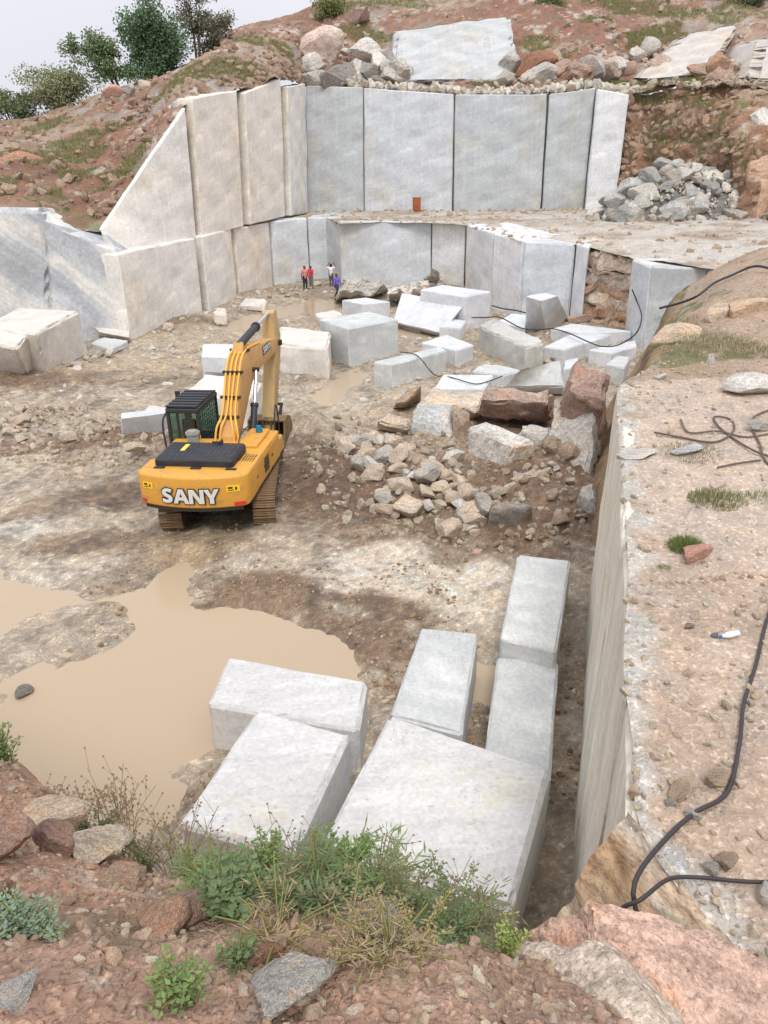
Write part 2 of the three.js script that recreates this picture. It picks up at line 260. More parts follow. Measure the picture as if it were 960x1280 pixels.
function fh(x, z) {
  const b = floorBase(x, z), k = smooth(-0.02, 0.12, b), heap = smooth(0.25, 0.6, b);
  const rut = smooth(0.15, 0.5, fbm(x * 0.16 + 4, 2, z * 0.16, 2) + 0.2) * (1 - heap);
  return b + k * (0.16 * fbm(x * 0.55, 1, z * 0.55, 3) + 0.09 * fbm(x * 1.9 + 7, 5, z * 1.9, 3) * (0.6 + heap) + 0.05 * fbm(x * 6, 8, z * 6, 2) * (0.7 + 1.2 * heap) + 0.05 * rut * sin((x * 0.9 + z * 0.35 + 0.7 * fbm(x * 0.4, 4, z * 0.4, 2)) * 5));
}
const zones = [ // patches of other ground: centre, rx, rz, turn, colour, strength, edge noise
  [[-1.34, 0, -21.8], 2.3, 4.2, 0.2, [114, 91, 71], 1, 0.35], [[3.64, 0, -19.83], 3.6, 3.6, 0, [126, 101, 80], 0.95, 0.4], [[6.13, 0, -25.08], 2.4, 4, 0, [122, 97, 76], 0.9, 0.4], [[2.26, 0, -25.26], 3.2, 4.5, 0, [150, 127, 104], 0.8, 0.5],
  [[-2.81, 0, -15.39], 1.6, 1.1, 0.3, [140, 116, 92], 0.9, 0.6], [[-0.71, 0, -13.53], 1.5, 0.8, -0.5, [138, 114, 92], 0.9, 0.6], [[-0.95, 0, -15.33], 1.2, 0.5, -0.5, [118, 95, 76], 0.9, 0.6], [[0.14, 0, -14.6], 1.2, 0.45, -0.6, [116, 94, 75], 0.9, 0.6], [[-0.22, 0, -17.5], 1.0, 0.5, 0.3, [124, 102, 82], 0.7, 0.6],
  [[1.47, 0, -15.62], 2.2, 1.2, -0.2, [226, 211, 190], 1, 0.7], [[-1.16, 0, -15.7], 1.2, 0.5, -0.6, [226, 212, 192], 1, 0.6], [[-0.42, 0, -16.86], 1.4, 0.7, 0.4, [224, 208, 188], 0.95, 0.7], [[2.42, 0, -14.37], 1.6, 0.8, 0, [220, 203, 180], 0.9, 0.7], [[-2.99, 0, -16.74], 1.1, 0.5, 0, [206, 192, 172], 0.7, 0.7], [[-5.71, 0, -17.69], 1.0, 0.3, -0.1, [216, 205, 188], 0.85, 0.7],
  [[-10.27, 0, -18.88], 1.8, 0.9, 0.2, [220, 210, 194], 0.85, 0.7], [[-8.24, 0, -16.5], 2.0, 0.8, 0.5, [206, 193, 174], 0.7, 0.8], [[-11.85, 0, -24.32], 3.0, 1.2, 0.1, [200, 182, 156], 0.7, 0.6], [[-9.25, 0, -20.89], 2.4, 0.8, 0.6, [150, 128, 104], 0.7, 0.7], [[-7.21, 0, -18.2], 2.2, 0.8, 0.3, [146, 123, 99], 0.75, 0.7], [[-7.5, 0, -21.42], 1.6, 1.2, 0, [134, 110, 88], 0.8, 0.6],
  [[-9.91, 0, -25.82], 4.2, 1.0, 0.15, [132, 107, 84], 0.9, 0.5], [[-15.41, 0, -34.8], 7, 1.6, 0.05, [124, 100, 80], 0.8, 0.6], [[-12.98, 0, -47.25], 4.5, 1.6, 0.45, [138, 116, 95], 0.8, 0.6], [[-11.75, 0, -37.59], 6, 3, 0.3, [196, 176, 148], 0.75, 0.5], [[-8.22, 0, -44.99], 7, 4, 0.2, [190, 172, 147], 0.7, 0.5], [[-1.84, 0, -29.18], 4, 1.4, 0, [196, 178, 152], 0.8, 0.6], [[-0.26, 0, -31.33], 3, 1.2, 0.2, [204, 188, 166], 0.7, 0.7],
  [[-5.32, 0, -61.34], 6, 4, 0, [160, 143, 122], 0.7, 0.7], [[3.48, 0, -40.04], 7, 5, 0, [168, 150, 128], 0.5, 0.7], [[-6.82, 0, -38.94], 2, 1.5, 0, [170, 150, 126], 0.5, 0.6], [[-3.3, 0, -11.06], 0.9, 0.5, 0.7, [142, 118, 95], 0.9, 0.4],
  [[-4.98, 0, -17.66], 1.4, 1.0, 0, [176, 152, 120], 0.8, 0.4]];
const rutPaths = [[[-10.03, 0, -16.56], [-8.55, 0, -18.97], [-6.7, 0, -20.22], [-6.21, 0, -22.65]], [[-14.85, 0, -26.05], [-12.61, 0, -32.02], [-9.94, 0, -38.29], [-6.66, 0, -43.77], [-2.93, 0, -50.92]], [[-10.69, 0, -20.37], [-9.53, 0, -23.85], [-6.94, 0, -29.45], [-3.66, 0, -35.52]], [[-2.6, 0, -13.88], [-2.74, 0, -17.15], [-3.45, 0, -20.1]], [[-0.24, 0, -25.38], [-1.61, 0, -31.41], [-4.1, 0, -40.57]]];
function rutMark(x, z) { // crawler prints: two bands with cleat bars
  let m = 0; for (const p of rutPaths) for (let i = 0; i + 1 < p.length; i++) { const a = p[i], b = p[i + 1], ex = b[0] - a[0], ez = b[2] - a[2], l = hypot(ex, ez), t = ((x - a[0]) * ex + (z - a[2]) * ez) / l; if (t < -0.4 || t > l + 0.4) continue; const s = ((x - a[0]) * -ez + (z - a[2]) * ex) / l, w = abs(abs(s) - 1.24); if (w < 0.4) m = max(m, smooth(0.4, 0.26, w) * (0.35 + 0.65 * smooth(-0.2, 0.5, sin(t * 2 * PI / 0.36 + 0.6 * sin(s * 9))))); } return m * smooth(-0.25, 0.15, fbm(x * 0.8, 55, z * 0.8, 3) + 0.05); }
function floorCol(x, z) {
  const a = fbm(x * 0.33, 11, z * 0.33, 4), b = fbm(x * 1.2, 15, z * 1.2, 4), c = fbm(x * 5.5, 17, z * 5.5, 3), st = fbm((x * 0.8 + z * 0.5) * 1.3, 21, (z * 0.8 - x * 0.5) * 5, 3);
  let k = [186, 170, 149]; k = mix3(k, [154, 136, 115], 0.8 * smooth(-0.02, 0.4, a * 0.7 + b * 0.6 + st * 0.25)); k = mix3(k, [202, 188, 168], 0.4 * smooth(0.1, 0.45, -b * 0.8 + st * 0.7 - a * 0.3));
  for (const [p, rx, rz, t, cc, s, e] of zones) { const dx = x - p[0], dz = z - p[2], ct = cos(t), q = sqrt(((dx * ct - dz * sin(t)) / rx) ** 2 + ((dx * sin(t) + dz * ct) / rz) ** 2); if (q < 2) k = mix3(k, cc, s * smooth(1.15, 0.55, q + e * (b * 0.9 + c * 0.35 + st * 0.5))); }
  const e = fbm(x * 15, 19, z * 15, 2), v = (0.92 + 0.13 * c + 0.11 * e + 0.08 * st + (e > 0.42 ? 0.12 : 0) - (c < -0.4 ? 0.08 : 0)) * (1 - 0.2 * rutMark(x, z)); return [k[0] / 255 * v, k[1] / 255 * v, k[2] / 255 * v];
}
const FX0 = -34, FX1 = 20, FZ0 = -72, FZ1 = -2;
const floorMat = std(0xffffff, { vertexColors: true, map: soilMap, bumpMap: soilBump, bumpScale: 0.06, roughness: 0.62 });
{
  const nx = 620, nz = 840, pos = [], uv = [], idx = [], cl = [];
  for (let j = 0; j <= nz; j++) { const z = lerp(FZ1, FZ0, Math.pow(j / nz, 1.5)); for (let i = 0; i <= nx; i++) { const x = lerp(FX0, FX1, i / nx); pos.push(x, fh(x, z), z); uv.push(x / 2.7 + 0.1 * sin(z * 0.3), z / 2.7 + 0.1 * sin(x * 0.37)); const c = floorCol(x, z); cl.push(lin(min(1, c[0] * 1.2)), lin(min(1, c[1] * 1.2)), lin(min(1, c[2] * 1.2))); if (i < nx && j < nz) { const a = j * (nx + 1) + i; idx.push(a, a + 1, a + nx + 2, a, a + nx + 2, a + nx + 1); } } }
  const g = new THREE.BufferGeometry(); g.setAttribute('position', new THREE.Float32BufferAttribute(pos, 3)); g.setAttribute('uv', new THREE.Float32BufferAttribute(uv, 2)); g.setAttribute('color', new THREE.Float32BufferAttribute(cl, 3)); g.setIndex(idx); g.computeVertexNormals();
  tag(structure(mesh('pit_floor', g, floorMat)), 'muddy tan quarry floor with ruts and pale scraped rock');
}
const waterMat = new THREE.MeshPhysicalMaterial({ color: col(180, 161, 136), roughness: 0.1, ior: 1.33, bumpMap: fineBump, bumpScale: 0.002 });
pools.forEach((p, i) => {
  const cx = p.reduce((s, q) => s + q[0], 0) / p.length, cz = p.reduce((s, q) => s + q[2], 0) / p.length;
  const sh = new THREE.Shape(p.map(q => { const dx = q[0] - cx, dz = q[2] - cz, l = hypot(dx, dz), k = (l + 1.2) / l; return new THREE.Vector2(cx + dx * k, -(cz + dz * k)); })), g = new THREE.ShapeGeometry(sh); g.rotateX(-PI / 2); g.translate(0, i > 2 ? 0.02 : 0.005, 0);
  tag(structure(mesh('puddle', g, waterMat)), ['large muddy puddle behind the front blocks', 'shallow puddle along the left sawn wall', 'small muddy puddle left of the long block', 'puddle under the leaning slab', 'muddy water between the front blocks'][i]);
});
// the ground beyond, out to the horizon
{ const g = new THREE.CircleGeometry(420, 48); g.rotateX(-PI / 2); g.translate(0, -1.2, -40); tag(structure(mesh('ground', g, std(col(150, 134, 108), { roughness: 1 }))), 'dry open ground around the quarry'); }

// ---------- sawn walls ----------
const cutOpt = { map: wallMap, bumpMap: fineBump, bumpScale: 0.012, roughness: 0.72 };
const wallWarm = std(col(255, 250, 240), cutOpt), wallTan = std(col(255, 245, 231), cutOpt), wallCool = std(col(226, 230, 232), cutOpt), wallGrey = std(col(210, 214, 214), cutOpt), wallPale = std(col(248, 249, 249), cutOpt);
function wall(name, label, panels) { // each panel: mat, front bottom-left, bottom-right, top-right, top-left (world), depth vector
  const g = base(name); structure(g); tag(g, label);
  for (const [m, bl, br, tr, tl, dv, o] of panels) { const b = q => [q[0] + dv[0], q[1], q[2] + dv[1]]; mesh('rock_panel', hexGeo([bl, br, b(br), b(bl), tl, tr, b(tr), b(tl)], { seg: 0.5, edge: 0.05, rough: 0.03, rf: 0.5, maxn: 26, tile: 9, chip: 3, ...o }), m, g); }
  return g;
}
const up = (p, h) => [p[0], h, p[2]], lo = (p, h = -0.4) => [p[0], h, p[2]];
const pl = (a, b, h0, h1 = h0) => [lo(a), lo(b), up(b, h1), up(a, h0)];
wall('quarry_wall', 'lower step of the sawn left wall, pale cream panels', [
  [wallWarm, ...pl([-14.29, 0, -43.91], [-11.88, 0, -52.28], 4.75, 4.85), [-3, -1.5]], [wallWarm, ...pl([-11.63, 0, -53.16], [-10.54, 0, -58.04], 4.85, 4.95), [-3, -1.5]],
  [wallTan, ...pl([-10.42, 0, -58.76], [-8.6, 0, -63.76], 4.9, 4.95), [-3, -1.5]], [wallPale, ...pl([-8.46, 0, -64.18], [-5.99, 0, -68.07], 4.95, 5.0), [-4, -2]],
  [wallCool, ...pl([-5.99, 0, -68.07], [-3.08, 0, -67.26], 4.97), [0.5, -12]],
  [wallWarm, ...pl([-12.02, 0, -53.5], [-10.55, 0, -60.28], 4.7, 4.8), [-3, -1.5]], [wallTan, ...pl([-10.73, 0, -59.54], [-8.61, 0, -65.99], 4.75, 4.85), [-3, -1.5]]]);
wall('quarry_wall', 'upper step of the sawn left wall with open vertical joints', [
  [wallWarm, [-14.56, 4.52, -45.2], [-12.06, 4.64, -53.6], [-11.86, 12.35, -53.6], [-15.31, 5.96, -45.2], [-0.25, -0.12]], [wallTan, [-11.82, 4.66, -54], [-9.87, 4.97, -59.6], [-9.61, 13.7, -59.8], [-11.53, 12.91, -54.2], [-1.2, -0.6]],
  [wallTan, [-9.46, 5.02, -60.4], [-7.6, 5.17, -66.6], [-7.32, 15.04, -66.8], [-9.2, 13.6, -60.6], [-1.2, -0.6]], [wallWarm, [-7.23, 5.18, -67.4], [-6.58, 4.86, -76], [-6.28, 15.41, -76], [-6.89, 14.51, -67.6], [-1.2, -0.6]],
  [wallGrey, [-12.3, 4.55, -54.2], [-6.75, 4.74, -77], [-6.3, 15.24, -77], [-11.79, 12.75, -54.4], [-1.2, -0.6]]]);
const slopeMap = tex(1024, (u, v) => { const q = fbp(u, v, 3, 5, 8), a = fbp(u + v, v - u, 4, 5, 61), s = fbp(u + v, 6 * v + 5 * u, 6, 5, 5), w = sin((u + v * 1) * 2 * PI * 2 + q * 3.2), f = fbp(u, v, 70, 3, 16), ln = smooth(0.02, 0, abs(fbp(u + 2 * v, 4 * v + 5 * u, 4, 4, 91))); const k = 0.76 + 0.07 * w + 0.07 * s + 0.05 * a + 0.07 * f - 0.1 * ln * smooth(0, 0.3, q), t = 0.02 * smooth(0, 0.8, w); return [k - 0.012 + t, k, k + 0.014 - t * 1.5]; });
const slopeM = std(0xffffff, { map: slopeMap, bumpMap: rockBump, bumpScale: 0.05, roughness: 0.8 });
wall('quarry_wall', 'grey sloping rock face at the far left', [
  [slopeM, up([-14.48, 0, -44.57], -0.4), up([-14.39, 0, -44.57], -0.4), [-14.33, 4.64, -44.8], [-15.34, 5.89, -45], [0.5, -8], { rough: 0.08 }],
  [slopeM, up([-19.03, 0, -44.04], -0.4), up([-14.46, 0, -44.35], -0.4), [-14.28, 4.77, -44.4], [-18.41, 6.84, -45], [0, -8], { rough: 0.16, rf: 0.35, edge: 0.2 }], [slopeM, up([-23.34, 0, -43.52], -0.4), up([-19.12, 0, -44.05], -0.4), [-18.23, 6.94, -44.6], [-21.42, 7.26, -44], [0, -8], { rough: 0.2, rf: 0.35, edge: 0.2 }],
  [slopeM, up([-32.62, 0, -42.56], -0.4), up([-23.53, 0, -43.53], -0.4), [-21.43, 7.12, -43.6], [-29.88, 7.03, -42], [0, -8], { rough: 0.2, rf: 0.35, edge: 0.2 }]]);
wall('quarry_wall', 'tall grey upper wall at the back with saw joints', [
  [wallGrey, [-6.74, 4.88, -77], [-1.44, 4.92, -76], [-1.26, 15.03, -76], [-6.3, 15.3, -77], [1, -6]], [wallCool, [-1.34, 4.93, -75.9], [6.54, 4.92, -74], [6.47, 14.23, -74], [-1.16, 14.96, -75.9], [1, -6]],
  [wallGrey, [6.67, 4.92, -73.9], [14.09, 4.91, -72.1], [14.05, 14, -72.1], [6.59, 14.23, -73.9], [1, -6]], [wallGrey, [14.28, 4.83, -72.3], [17.92, 4.78, -72.2], [18.01, 14.41, -72.2], [14.29, 14.01, -72.3], [1, -6]],
  [wallGrey, [-6.78, 4.86, -77.4], [18.01, 4.76, -72.6], [18.16, 13.97, -72.6], [-6.35, 15.03, -77.4], [1, -5]], [wallPale, [17.81, 4.78, -71.2], [20.26, 4.83, -70.8], [20.51, 13.81, -70.8], [17.96, 14.28, -71.2], [1, -6]]]);
wall('quarry_wall', 'lower step at the back, blue-grey sawn panels above the block yard', [
  [wallCool, lo([-3.11, 4.9, -63.3]), lo([3.93, 4.9, -61.76]), up([3.93, 4.9, -61.76], 4.93), up([-3.11, 4.9, -63.3], 4.93), [-1.5, -5]], [wallPale, lo([3.99, 4.9, -61.74]), lo([6.2, 4.9, -58.84]), up([6.2, 4.9, -58.84], 4.93), up([3.99, 4.9, -61.74], 4.93), [0, -5]],
  [wallPale, lo([6.18, 4.9, -58.08]), lo([7.29, 4.83, -52.05]), up([7.29, 4.83, -52.05], 4.86), up([6.18, 4.9, -58.08], 4.93), [3, -3.5], { edge: 0.05 }], [wallPale, lo([7.29, 4.83, -51.92]), lo([8.56, 4.68, -48.08]), up([8.56, 4.68, -48.08], 4.73), up([7.29, 4.83, -51.92], 4.86), [3, -3.5], { edge: 0.05 }],
  [wallCool, lo([8.57, 4.68, -47.98]), lo([11.38, 4.55, -47.09]), up([11.38, 4.55, -47.09], 4.6), up([8.57, 4.68, -47.98], 4.72), [1.5, -5], { edge: 0.06 }],
  [wallPale, lo([11.43, 4.55, -47.09]), lo([11.51, 4.65, -44.64]), up([11.51, 4.65, -44.64], 4.62), up([11.43, 4.55, -47.09], 4.6), [1.5, -4]],
  [wallCool, lo([12.63, 4.5, -40.09]), lo([12.79, 4.4, -37.7]), up([12.79, 4.4, -37.7], 4.42), up([12.63, 4.5, -40.09], 4.5), [5, -1]], [wallGrey, lo([12.83, 4.4, -37.69]), lo([15.13, 4.4, -36.81]), up([15.13, 4.4, -36.81], 4.45), up([12.83, 4.4, -37.69], 4.45), [1, -5]]]);
{
  const g = wall('rock_recess', 'rough brown layered rock between the two sawn blocks at the back', []);
  const r = rng(91); let y = -0.3; while (y < 4.35) { const h = 0.3 + 0.45 * r(), o = 0.7 * r(), y1 = min(4.5, y + h), a = [11.82, 2.38, -45.2], b = [13.53, 2.93, -41.2], x0 = a[0], x1 = b[0]; mesh('rock_ledge', hexGeo([[x0, y, a[2] + o], [x1, y, b[2] + o * (0.5 + r())], [x1, y, -53], [x0, y, -53], [x0, y1, a[2] + o - 0.3 * r()], [x1, y1, b[2] + o * 0.7], [x1, y1, -53], [x0, y1, -53]], { seg: 0.25, edge: 0.12, rough: 0.22, rf: 1.3, maxn: 30, tile: 2.6 }), rmat(...[[232, 204, 178], [218, 184, 156], [236, 218, 198]][floor(r() * 3)]), g); y = y1 - 0.05; }
}
{ // the long sawn face on the right, streaked by water and rust
  const streak = tex(1024, (u, v) => { const a = n2p(u * 40, v * 2, 40, 5) * 0.5 + n2p(u * 110, v * 3, 110, 9) * 0.3 + fbp(u, v, 6, 5, 3) * 0.5, r = smooth(0.25, 0.6, n2p(u * 9, v, 9, 77) * 0.7 + n2p(u * 64, v * 3, 64, 31) * 0.5), f = fbp(u, v, 70, 3, 12); const k = 0.84 + 0.1 * a + 0.06 * f; return [k + 0.01 - 0.12 * r, k - 0.01 - 0.22 * r, k - 0.05 - 0.32 * r]; });
  const m = std(col(252, 251, 244), { map: streak, bumpMap: fineBump, bumpScale: 0.012, roughness: 0.75 });
  const A = d => [wallX(d), -0.4, -d], g = base('quarry_wall'); structure(g); tag(g, 'long straight sawn face along the right side, streaked with rust');
  const cuts = [3.82, 5.2, 8.05, 14.9];
  for (let i = 0; i < 3; i++) { const a = cuts[i], b = cuts[i + 1] - 0.01, T = d => [wallX(d) + 0.12 + 0.05 * sin(d * 1.7), 4.98, -d]; const geo = hexGeo([A(a), A(b), [wallX(b) + 0.9, -0.4, -b], [wallX(a) + 0.9, -0.4, -a], T(a), T(b), [wallX(b) + 0.9, 4.9, -b], [wallX(a) + 0.9, 4.9, -a]], { seg: 0.2, edge: 0.05, rough: 0.02, rf: 0.9, maxn: 48, tile: 5, chip: 4 }); mesh('rock_panel', geo, m, g); }
}
// ---------- benches, slopes, hills ----------
const soilA = S(198, 174, 152), soilR = S(168, 124, 102), soilD = S(142, 112, 92), paleR = S(228, 220, 208), grassG = S(120, 128, 78), greyR = S(186, 182, 174);
const backBench = patch('back_bench', [
  [[-3.07, 4.9, -62.44], [0.35, 4.9, -62.55], [3.97, 4.9, -60.92], [6.18, 4.9, -58.08], [7.11, 4.85, -53.06], [8.38, 4.7, -48.4], [11.43, 4.55, -47.09], [11.81, 4.55, -45.64], [12.7, 4.5, -40.43], [14.91, 4.5, -36.3], [17.24, 4.6, -35.46], [23.97, 4.8, -32.94]],
  [[-4.2, 4.97, -67.07], [-0.14, 4.95, -66.44], [4.01, 4.95, -65.46], [6.9, 4.95, -63.85], [8.44, 4.95, -59.21], [10.49, 4.85, -56.42], [13.81, 4.8, -55.73], [14.56, 4.8, -54.21], [15.83, 4.8, -48.58], [18.66, 4.8, -46.02], [21.41, 4.8, -44.6], [29.48, 5, -41.01]],
  [[-6.45, 5, -75.34], [-1.39, 5, -74.61], [3.98, 5, -73.19], [7.99, 5, -72.13], [11.49, 5, -71.2], [14.77, 5, -70.33], [17.53, 5, -69.59], [19.99, 5, -68.94], [21.63, 5, -60.52], [23.71, 5, -58.32], [26.66, 5, -56.04], [35, 5.2, -49.11]],
  [[-7.07, 5, -77.39], [-1.49, 5, -76.53], [4.07, 5, -75.01], [8.18, 5, -73.9], [11.76, 5, -72.92], [15.12, 5, -72.01], [18.07, 5, -71.21], [20.64, 5, -70.51], [23.73, 5, -64.75], [26.59, 5, -64.02], [26.78, 5.5, -55.35], [34.04, 6, -44.88]]],
  260, 90, { amp: 0.06, freq: 0.7, linU: true, tile: 3, color: (x, y, z) => { const a = fbm(x * 0.35, 3, z * 0.35, 4), b = fbm(x * 1.7, 7, z * 1.7, 4); let c = mix3(S(214, 200, 182), paleR, smooth(-0.25, 0.2, a + 0.5 * b + 0.15)); c = mix3(c, soilD, 0.5 * smooth(0.15, 0.45, -a * 0.8 + b * 0.6)); return mix3(c, soilR, 0.4 * smooth(0.2, 0.5, fbm(x * 0.8, 30, z * 0.8, 3))); } });
function hillCol(x, y, z, s) {
  const a = fbm(x * 0.12, y * 0.12, z * 0.12, 4), b = fbm(x * 0.5, y * 0.5 + 9, z * 0.5, 4), c = fbm(x * 2, y * 2, z * 2 + 5, 3);
  let k = mix3(soilR, soilA, smooth(-0.15, 0.3, a + 0.6 * b)); k = mix3(k, soilD, 0.75 * smooth(0.05, 0.4, b - 0.4 * c)); k = mix3(k, paleR, 0.8 * smooth(0.2, 0.45, -b * 0.8 + c * 0.7)); k = mix3(k, greyR, 0.6 * smooth(0.15, 0.4, fbm(x * 0.3 + 40, y * 0.3, z * 0.3, 4)));
  return mix3(k, grassG, 0.7 * smooth(0.12, 0.38, fbm(x * 0.2 + 20, y * 0.2, z * 0.25, 4) + 0.55 * c));
}
const hillLeft = patch('hillside', [
  [[-31.17, 6.07, -40], [-24.12, 7.25, -42], [-21.71, 7.24, -44.6], [-18.53, 6.81, -45.6], [-15.57, 5.88, -45.8], [-13.79, 8.89, -49.5], [-12, 12.3, -54.2], [-9.66, 13.69, -60.4], [-7.31, 14.97, -67.2], [-6.2, 15.28, -77.5]],
  [[-35.17, 7.49, -46], [-27.17, 8.43, -48], [-23.97, 8.6, -50], [-20.33, 8.53, -51], [-17.49, 8.02, -52], [-15.07, 10.08, -54], [-12.74, 13.21, -57], [-10.17, 14.7, -63], [-7.63, 16, -69.5], [-6.21, 16.31, -80]],
  [[-42.11, 9.1, -56], [-31.82, 9.92, -57], [-27.43, 10.12, -58], [-23.14, 10.37, -59], [-19.71, 11.27, -61], [-16.9, 12.19, -62], [-14.29, 14.74, -64], [-10.98, 16.43, -68], [-8.02, 17.83, -74], [-6.08, 19.33, -86]],
  [[-49.02, 10.79, -66], [-36.95, 11.76, -67], [-31.75, 12, -68], [-26.66, 12.6, -69], [-21.62, 14.11, -70], [-18.75, 15.14, -72], [-15.74, 16.55, -74], [-12.59, 18.95, -78], [-8.85, 20.55, -84], [-5.55, 22.92, -96]],
  [[-62.77, 10.18, -84], [-46.57, 11.52, -84], [-39.89, 11.88, -85], [-33.38, 12.67, -86], [-26.84, 14.97, -88], [-23.14, 16.35, -90], [-19.24, 18.35, -92], [-14.94, 21.64, -97], [-9.95, 24.51, -104], [-3.91, 28.77, -118]],
  [[-98.76, 6.27, -130], [-73.5, 7.62, -130], [-62.12, 8.59, -130], [-51.44, 9.56, -130], [-40.56, 12.18, -130], [-34.7, 14.35, -132], [-28.82, 17.72, -135], [-21.75, 22.42, -140], [-12.03, 30.17, -150], [-2.76, 40.65, -165]]],
  330, 240, { amp: 0.4, freq: 0.35, ridge: 0.35, oct: 6, tiltUV: 0.7, color: hillCol });
const hillBack = patch('hillside', [
  [[-6.31, 15.32, -78], [-1.17, 14.96, -76.6], [6.52, 14.28, -74.6], [14.26, 14.04, -72.8], [18.24, 14.34, -72.8], [20.88, 13.85, -71.4], [24.56, 14.08, -69], [29.58, 13.67, -66], [43.06, 12.64, -60]],
  [[-6.29, 16.24, -80], [-1.19, 15.77, -79], [6.71, 15.19, -77], [14.63, 14.92, -75], [18.73, 15.04, -75], [21.83, 14.84, -74.5], [25.54, 14.87, -72], [30.74, 14.82, -69], [45.6, 13.92, -64]],
  [[-6.16, 19.26, -86], [-1.24, 19.25, -87], [7.34, 18.9, -85], [16.19, 18.55, -83], [20.43, 18.37, -82], [23.9, 18.33, -82], [27.98, 18.16, -80], [33.84, 17.91, -77], [50.49, 17.08, -72]],
  [[-5.55, 22.92, -96], [-0.71, 23.95, -98], [8.28, 24.11, -97], [18.42, 23.67, -95], [23.2, 23.45, -94], [27.02, 23.4, -94], [31.63, 23.16, -92], [38.83, 23.15, -90], [58.37, 22.4, -85]],
  [[-3.91, 28.77, -118], [1.11, 31.33, -121], [10.46, 31.89, -120], [22.72, 31.96, -119], [28.66, 31.69, -118], [33.36, 31.63, -118], [38.86, 31.22, -115], [47.5, 30.84, -112], [72.78, 30.33, -108]],
  [[-2.76, 40.65, -165], [7.23, 44.05, -165], [17.09, 45.08, -165], [31.14, 45.47, -165], [39.6, 45.36, -165], [46.08, 45.28, -165], [53.36, 44.63, -160], [66.91, 45.01, -160], [103.06, 43.94, -155]]],
  360, 220, { amp: 0.5, freq: 0.3, ridge: 0.5, oct: 6, tiltUV: 0.7, color: hillCol });
const earthSlope = patch('earth_slope', [
  [[20.33, 4.47, -70.4], [21.68, 4.22, -68], [23.61, 3.99, -64], [25.53, 4.07, -61], [27.27, 4.14, -57], [39.93, 3.96, -52]],
  [[20.54, 7.1, -71], [21.87, 6.84, -68.6], [24.08, 6.6, -65.5], [26, 6.67, -62.5], [27.51, 7.04, -58.5], [40.52, 6.74, -54]],
  [[20.77, 10.79, -71.6], [22.28, 10.73, -70], [24.36, 10.5, -67], [25.96, 10.51, -64], [27.85, 10.66, -61], [40.93, 10.08, -56]],
  [[20.82, 13.66, -72], [22.39, 13.86, -71], [24.71, 14.05, -69.4], [27.02, 13.97, -68], [29.76, 13.7, -66.4], [43.35, 12.67, -60.4]]],
  200, 130, { tiltUV: 1.2, amp: 0.45, freq: 0.45, ridge: 0.5, oct: 6, color: (x, y, z) => { const b = fbm(x * 0.5, y * 0.5 + 9, z * 0.5, 4), c = fbm(x * 1.8, y * 1.8, z * 1.8 + 5, 3); let k = mix3(S(172, 132, 104), S(196, 166, 138), smooth(-0.2, 0.3, b)); k = mix3(k, soilD, 0.7 * smooth(0.1, 0.4, c)); k = mix3(k, paleR, 0.6 * smooth(0.25, 0.45, -c)); return mix3(k, grassG, 0.6 * smooth(0.3, 0.5, fbm(x * 0.4, y * 0.5, z * 0.4 + 8, 4) + (y > 12 ? 0.2 : 0))); } });
// right bench: rows run away from the camera, columns away from the pit edge
const lipX = [[1.0, 3.3], [2.0, 2.6], [2.9, 1.98], [3.75, 1.7], [4.6, 1.88], [5.6, 2.1], [6.9, 2.52], [7.2, 2.62], [9, 3.1], [11.5, 3.75], [13.4, 4.25], [14.95, 4.75], [15.9, 5.5], [19, 7.0], [24, 9.2], [28, 10.9], [30, 12.6], [33, 17], [37, 22]];
const benchRise = d => d < 15 ? 0 : d < 24 ? (d - 15) / 9 : d < 29 ? 1 : max(0, 1 - (d - 29) / 5);
const rightBench = patch('right_bench', lipX.map(([d, x]) => [0, 0.12, 0.5, 1.1, 2.2, 4, 7, 12, 22].map((o, i) => { const m = benchRise(d); return [x + o, (d > 29.5 ? lerp(5.0, 4.5, clamp((d - 29) / 6)) : 5.0) + [0, 0.01, 0.03, 0.06, 0.1, 0.18, 0.5, 1.6, 4][i] + m * [-0.15, 0.0, 0.25, 0.6, 1.0, 1.25, 1.4, 1.6, 1.8][i], -d]; })),
  190, 420, { amp: 0.045, freq: 1.1, oct: 6, tile: 2.2, color: (x, y, z, s, u) => {
    const a = fbm(x * 0.5, 4, z * 0.5, 4), b = fbm(x * 2.1, 9, z * 2.1, 4), c = fbm(x * 7, 2, z * 7, 2); let k = mix3(S(228, 206, 186), S(214, 188, 165), smooth(-0.2, 0.35, a + 0.5 * b)); k = mix3(k, S(226, 212, 194), 0.4 * smooth(0.1, 0.4, b * 0.6 + c * 0.5 - a * 0.3));
    const lip = lipX.findIndex(q => q[0] > -z), e = x - lerp(lipX[max(0, lip - 1)][1], lipX[max(0, lip)][1], lip > 0 ? (-z - lipX[lip - 1][0]) / (lipX[lip][0] - lipX[lip - 1][0]) : 0); k = mix3(k, S(226, 220, 210), 0.9 * smooth(0.32, 0.08, e + 0.35 * b)); 
    if (z < -15) k = mix3(k, S(176, 142, 110), 0.5); return mix3(k, grassG, (z < -16 ? 0.8 : 0.25) * smooth(0.12, 0.4, fbm(x * 0.45 + 3, 6, z * 0.45, 4) + 0.4 * c + (z < -16 ? 0.12 : -0.1))); } });
const lipAt = d => { let i = lipX.findIndex(q => q[0] > d); i = i < 0 ? lipX.length - 1 : max(1, i); const a = lipX[i - 1], b = lipX[i]; return lerp(a[1], b[1], (d - a[0]) / (b[0] - a[0])); };
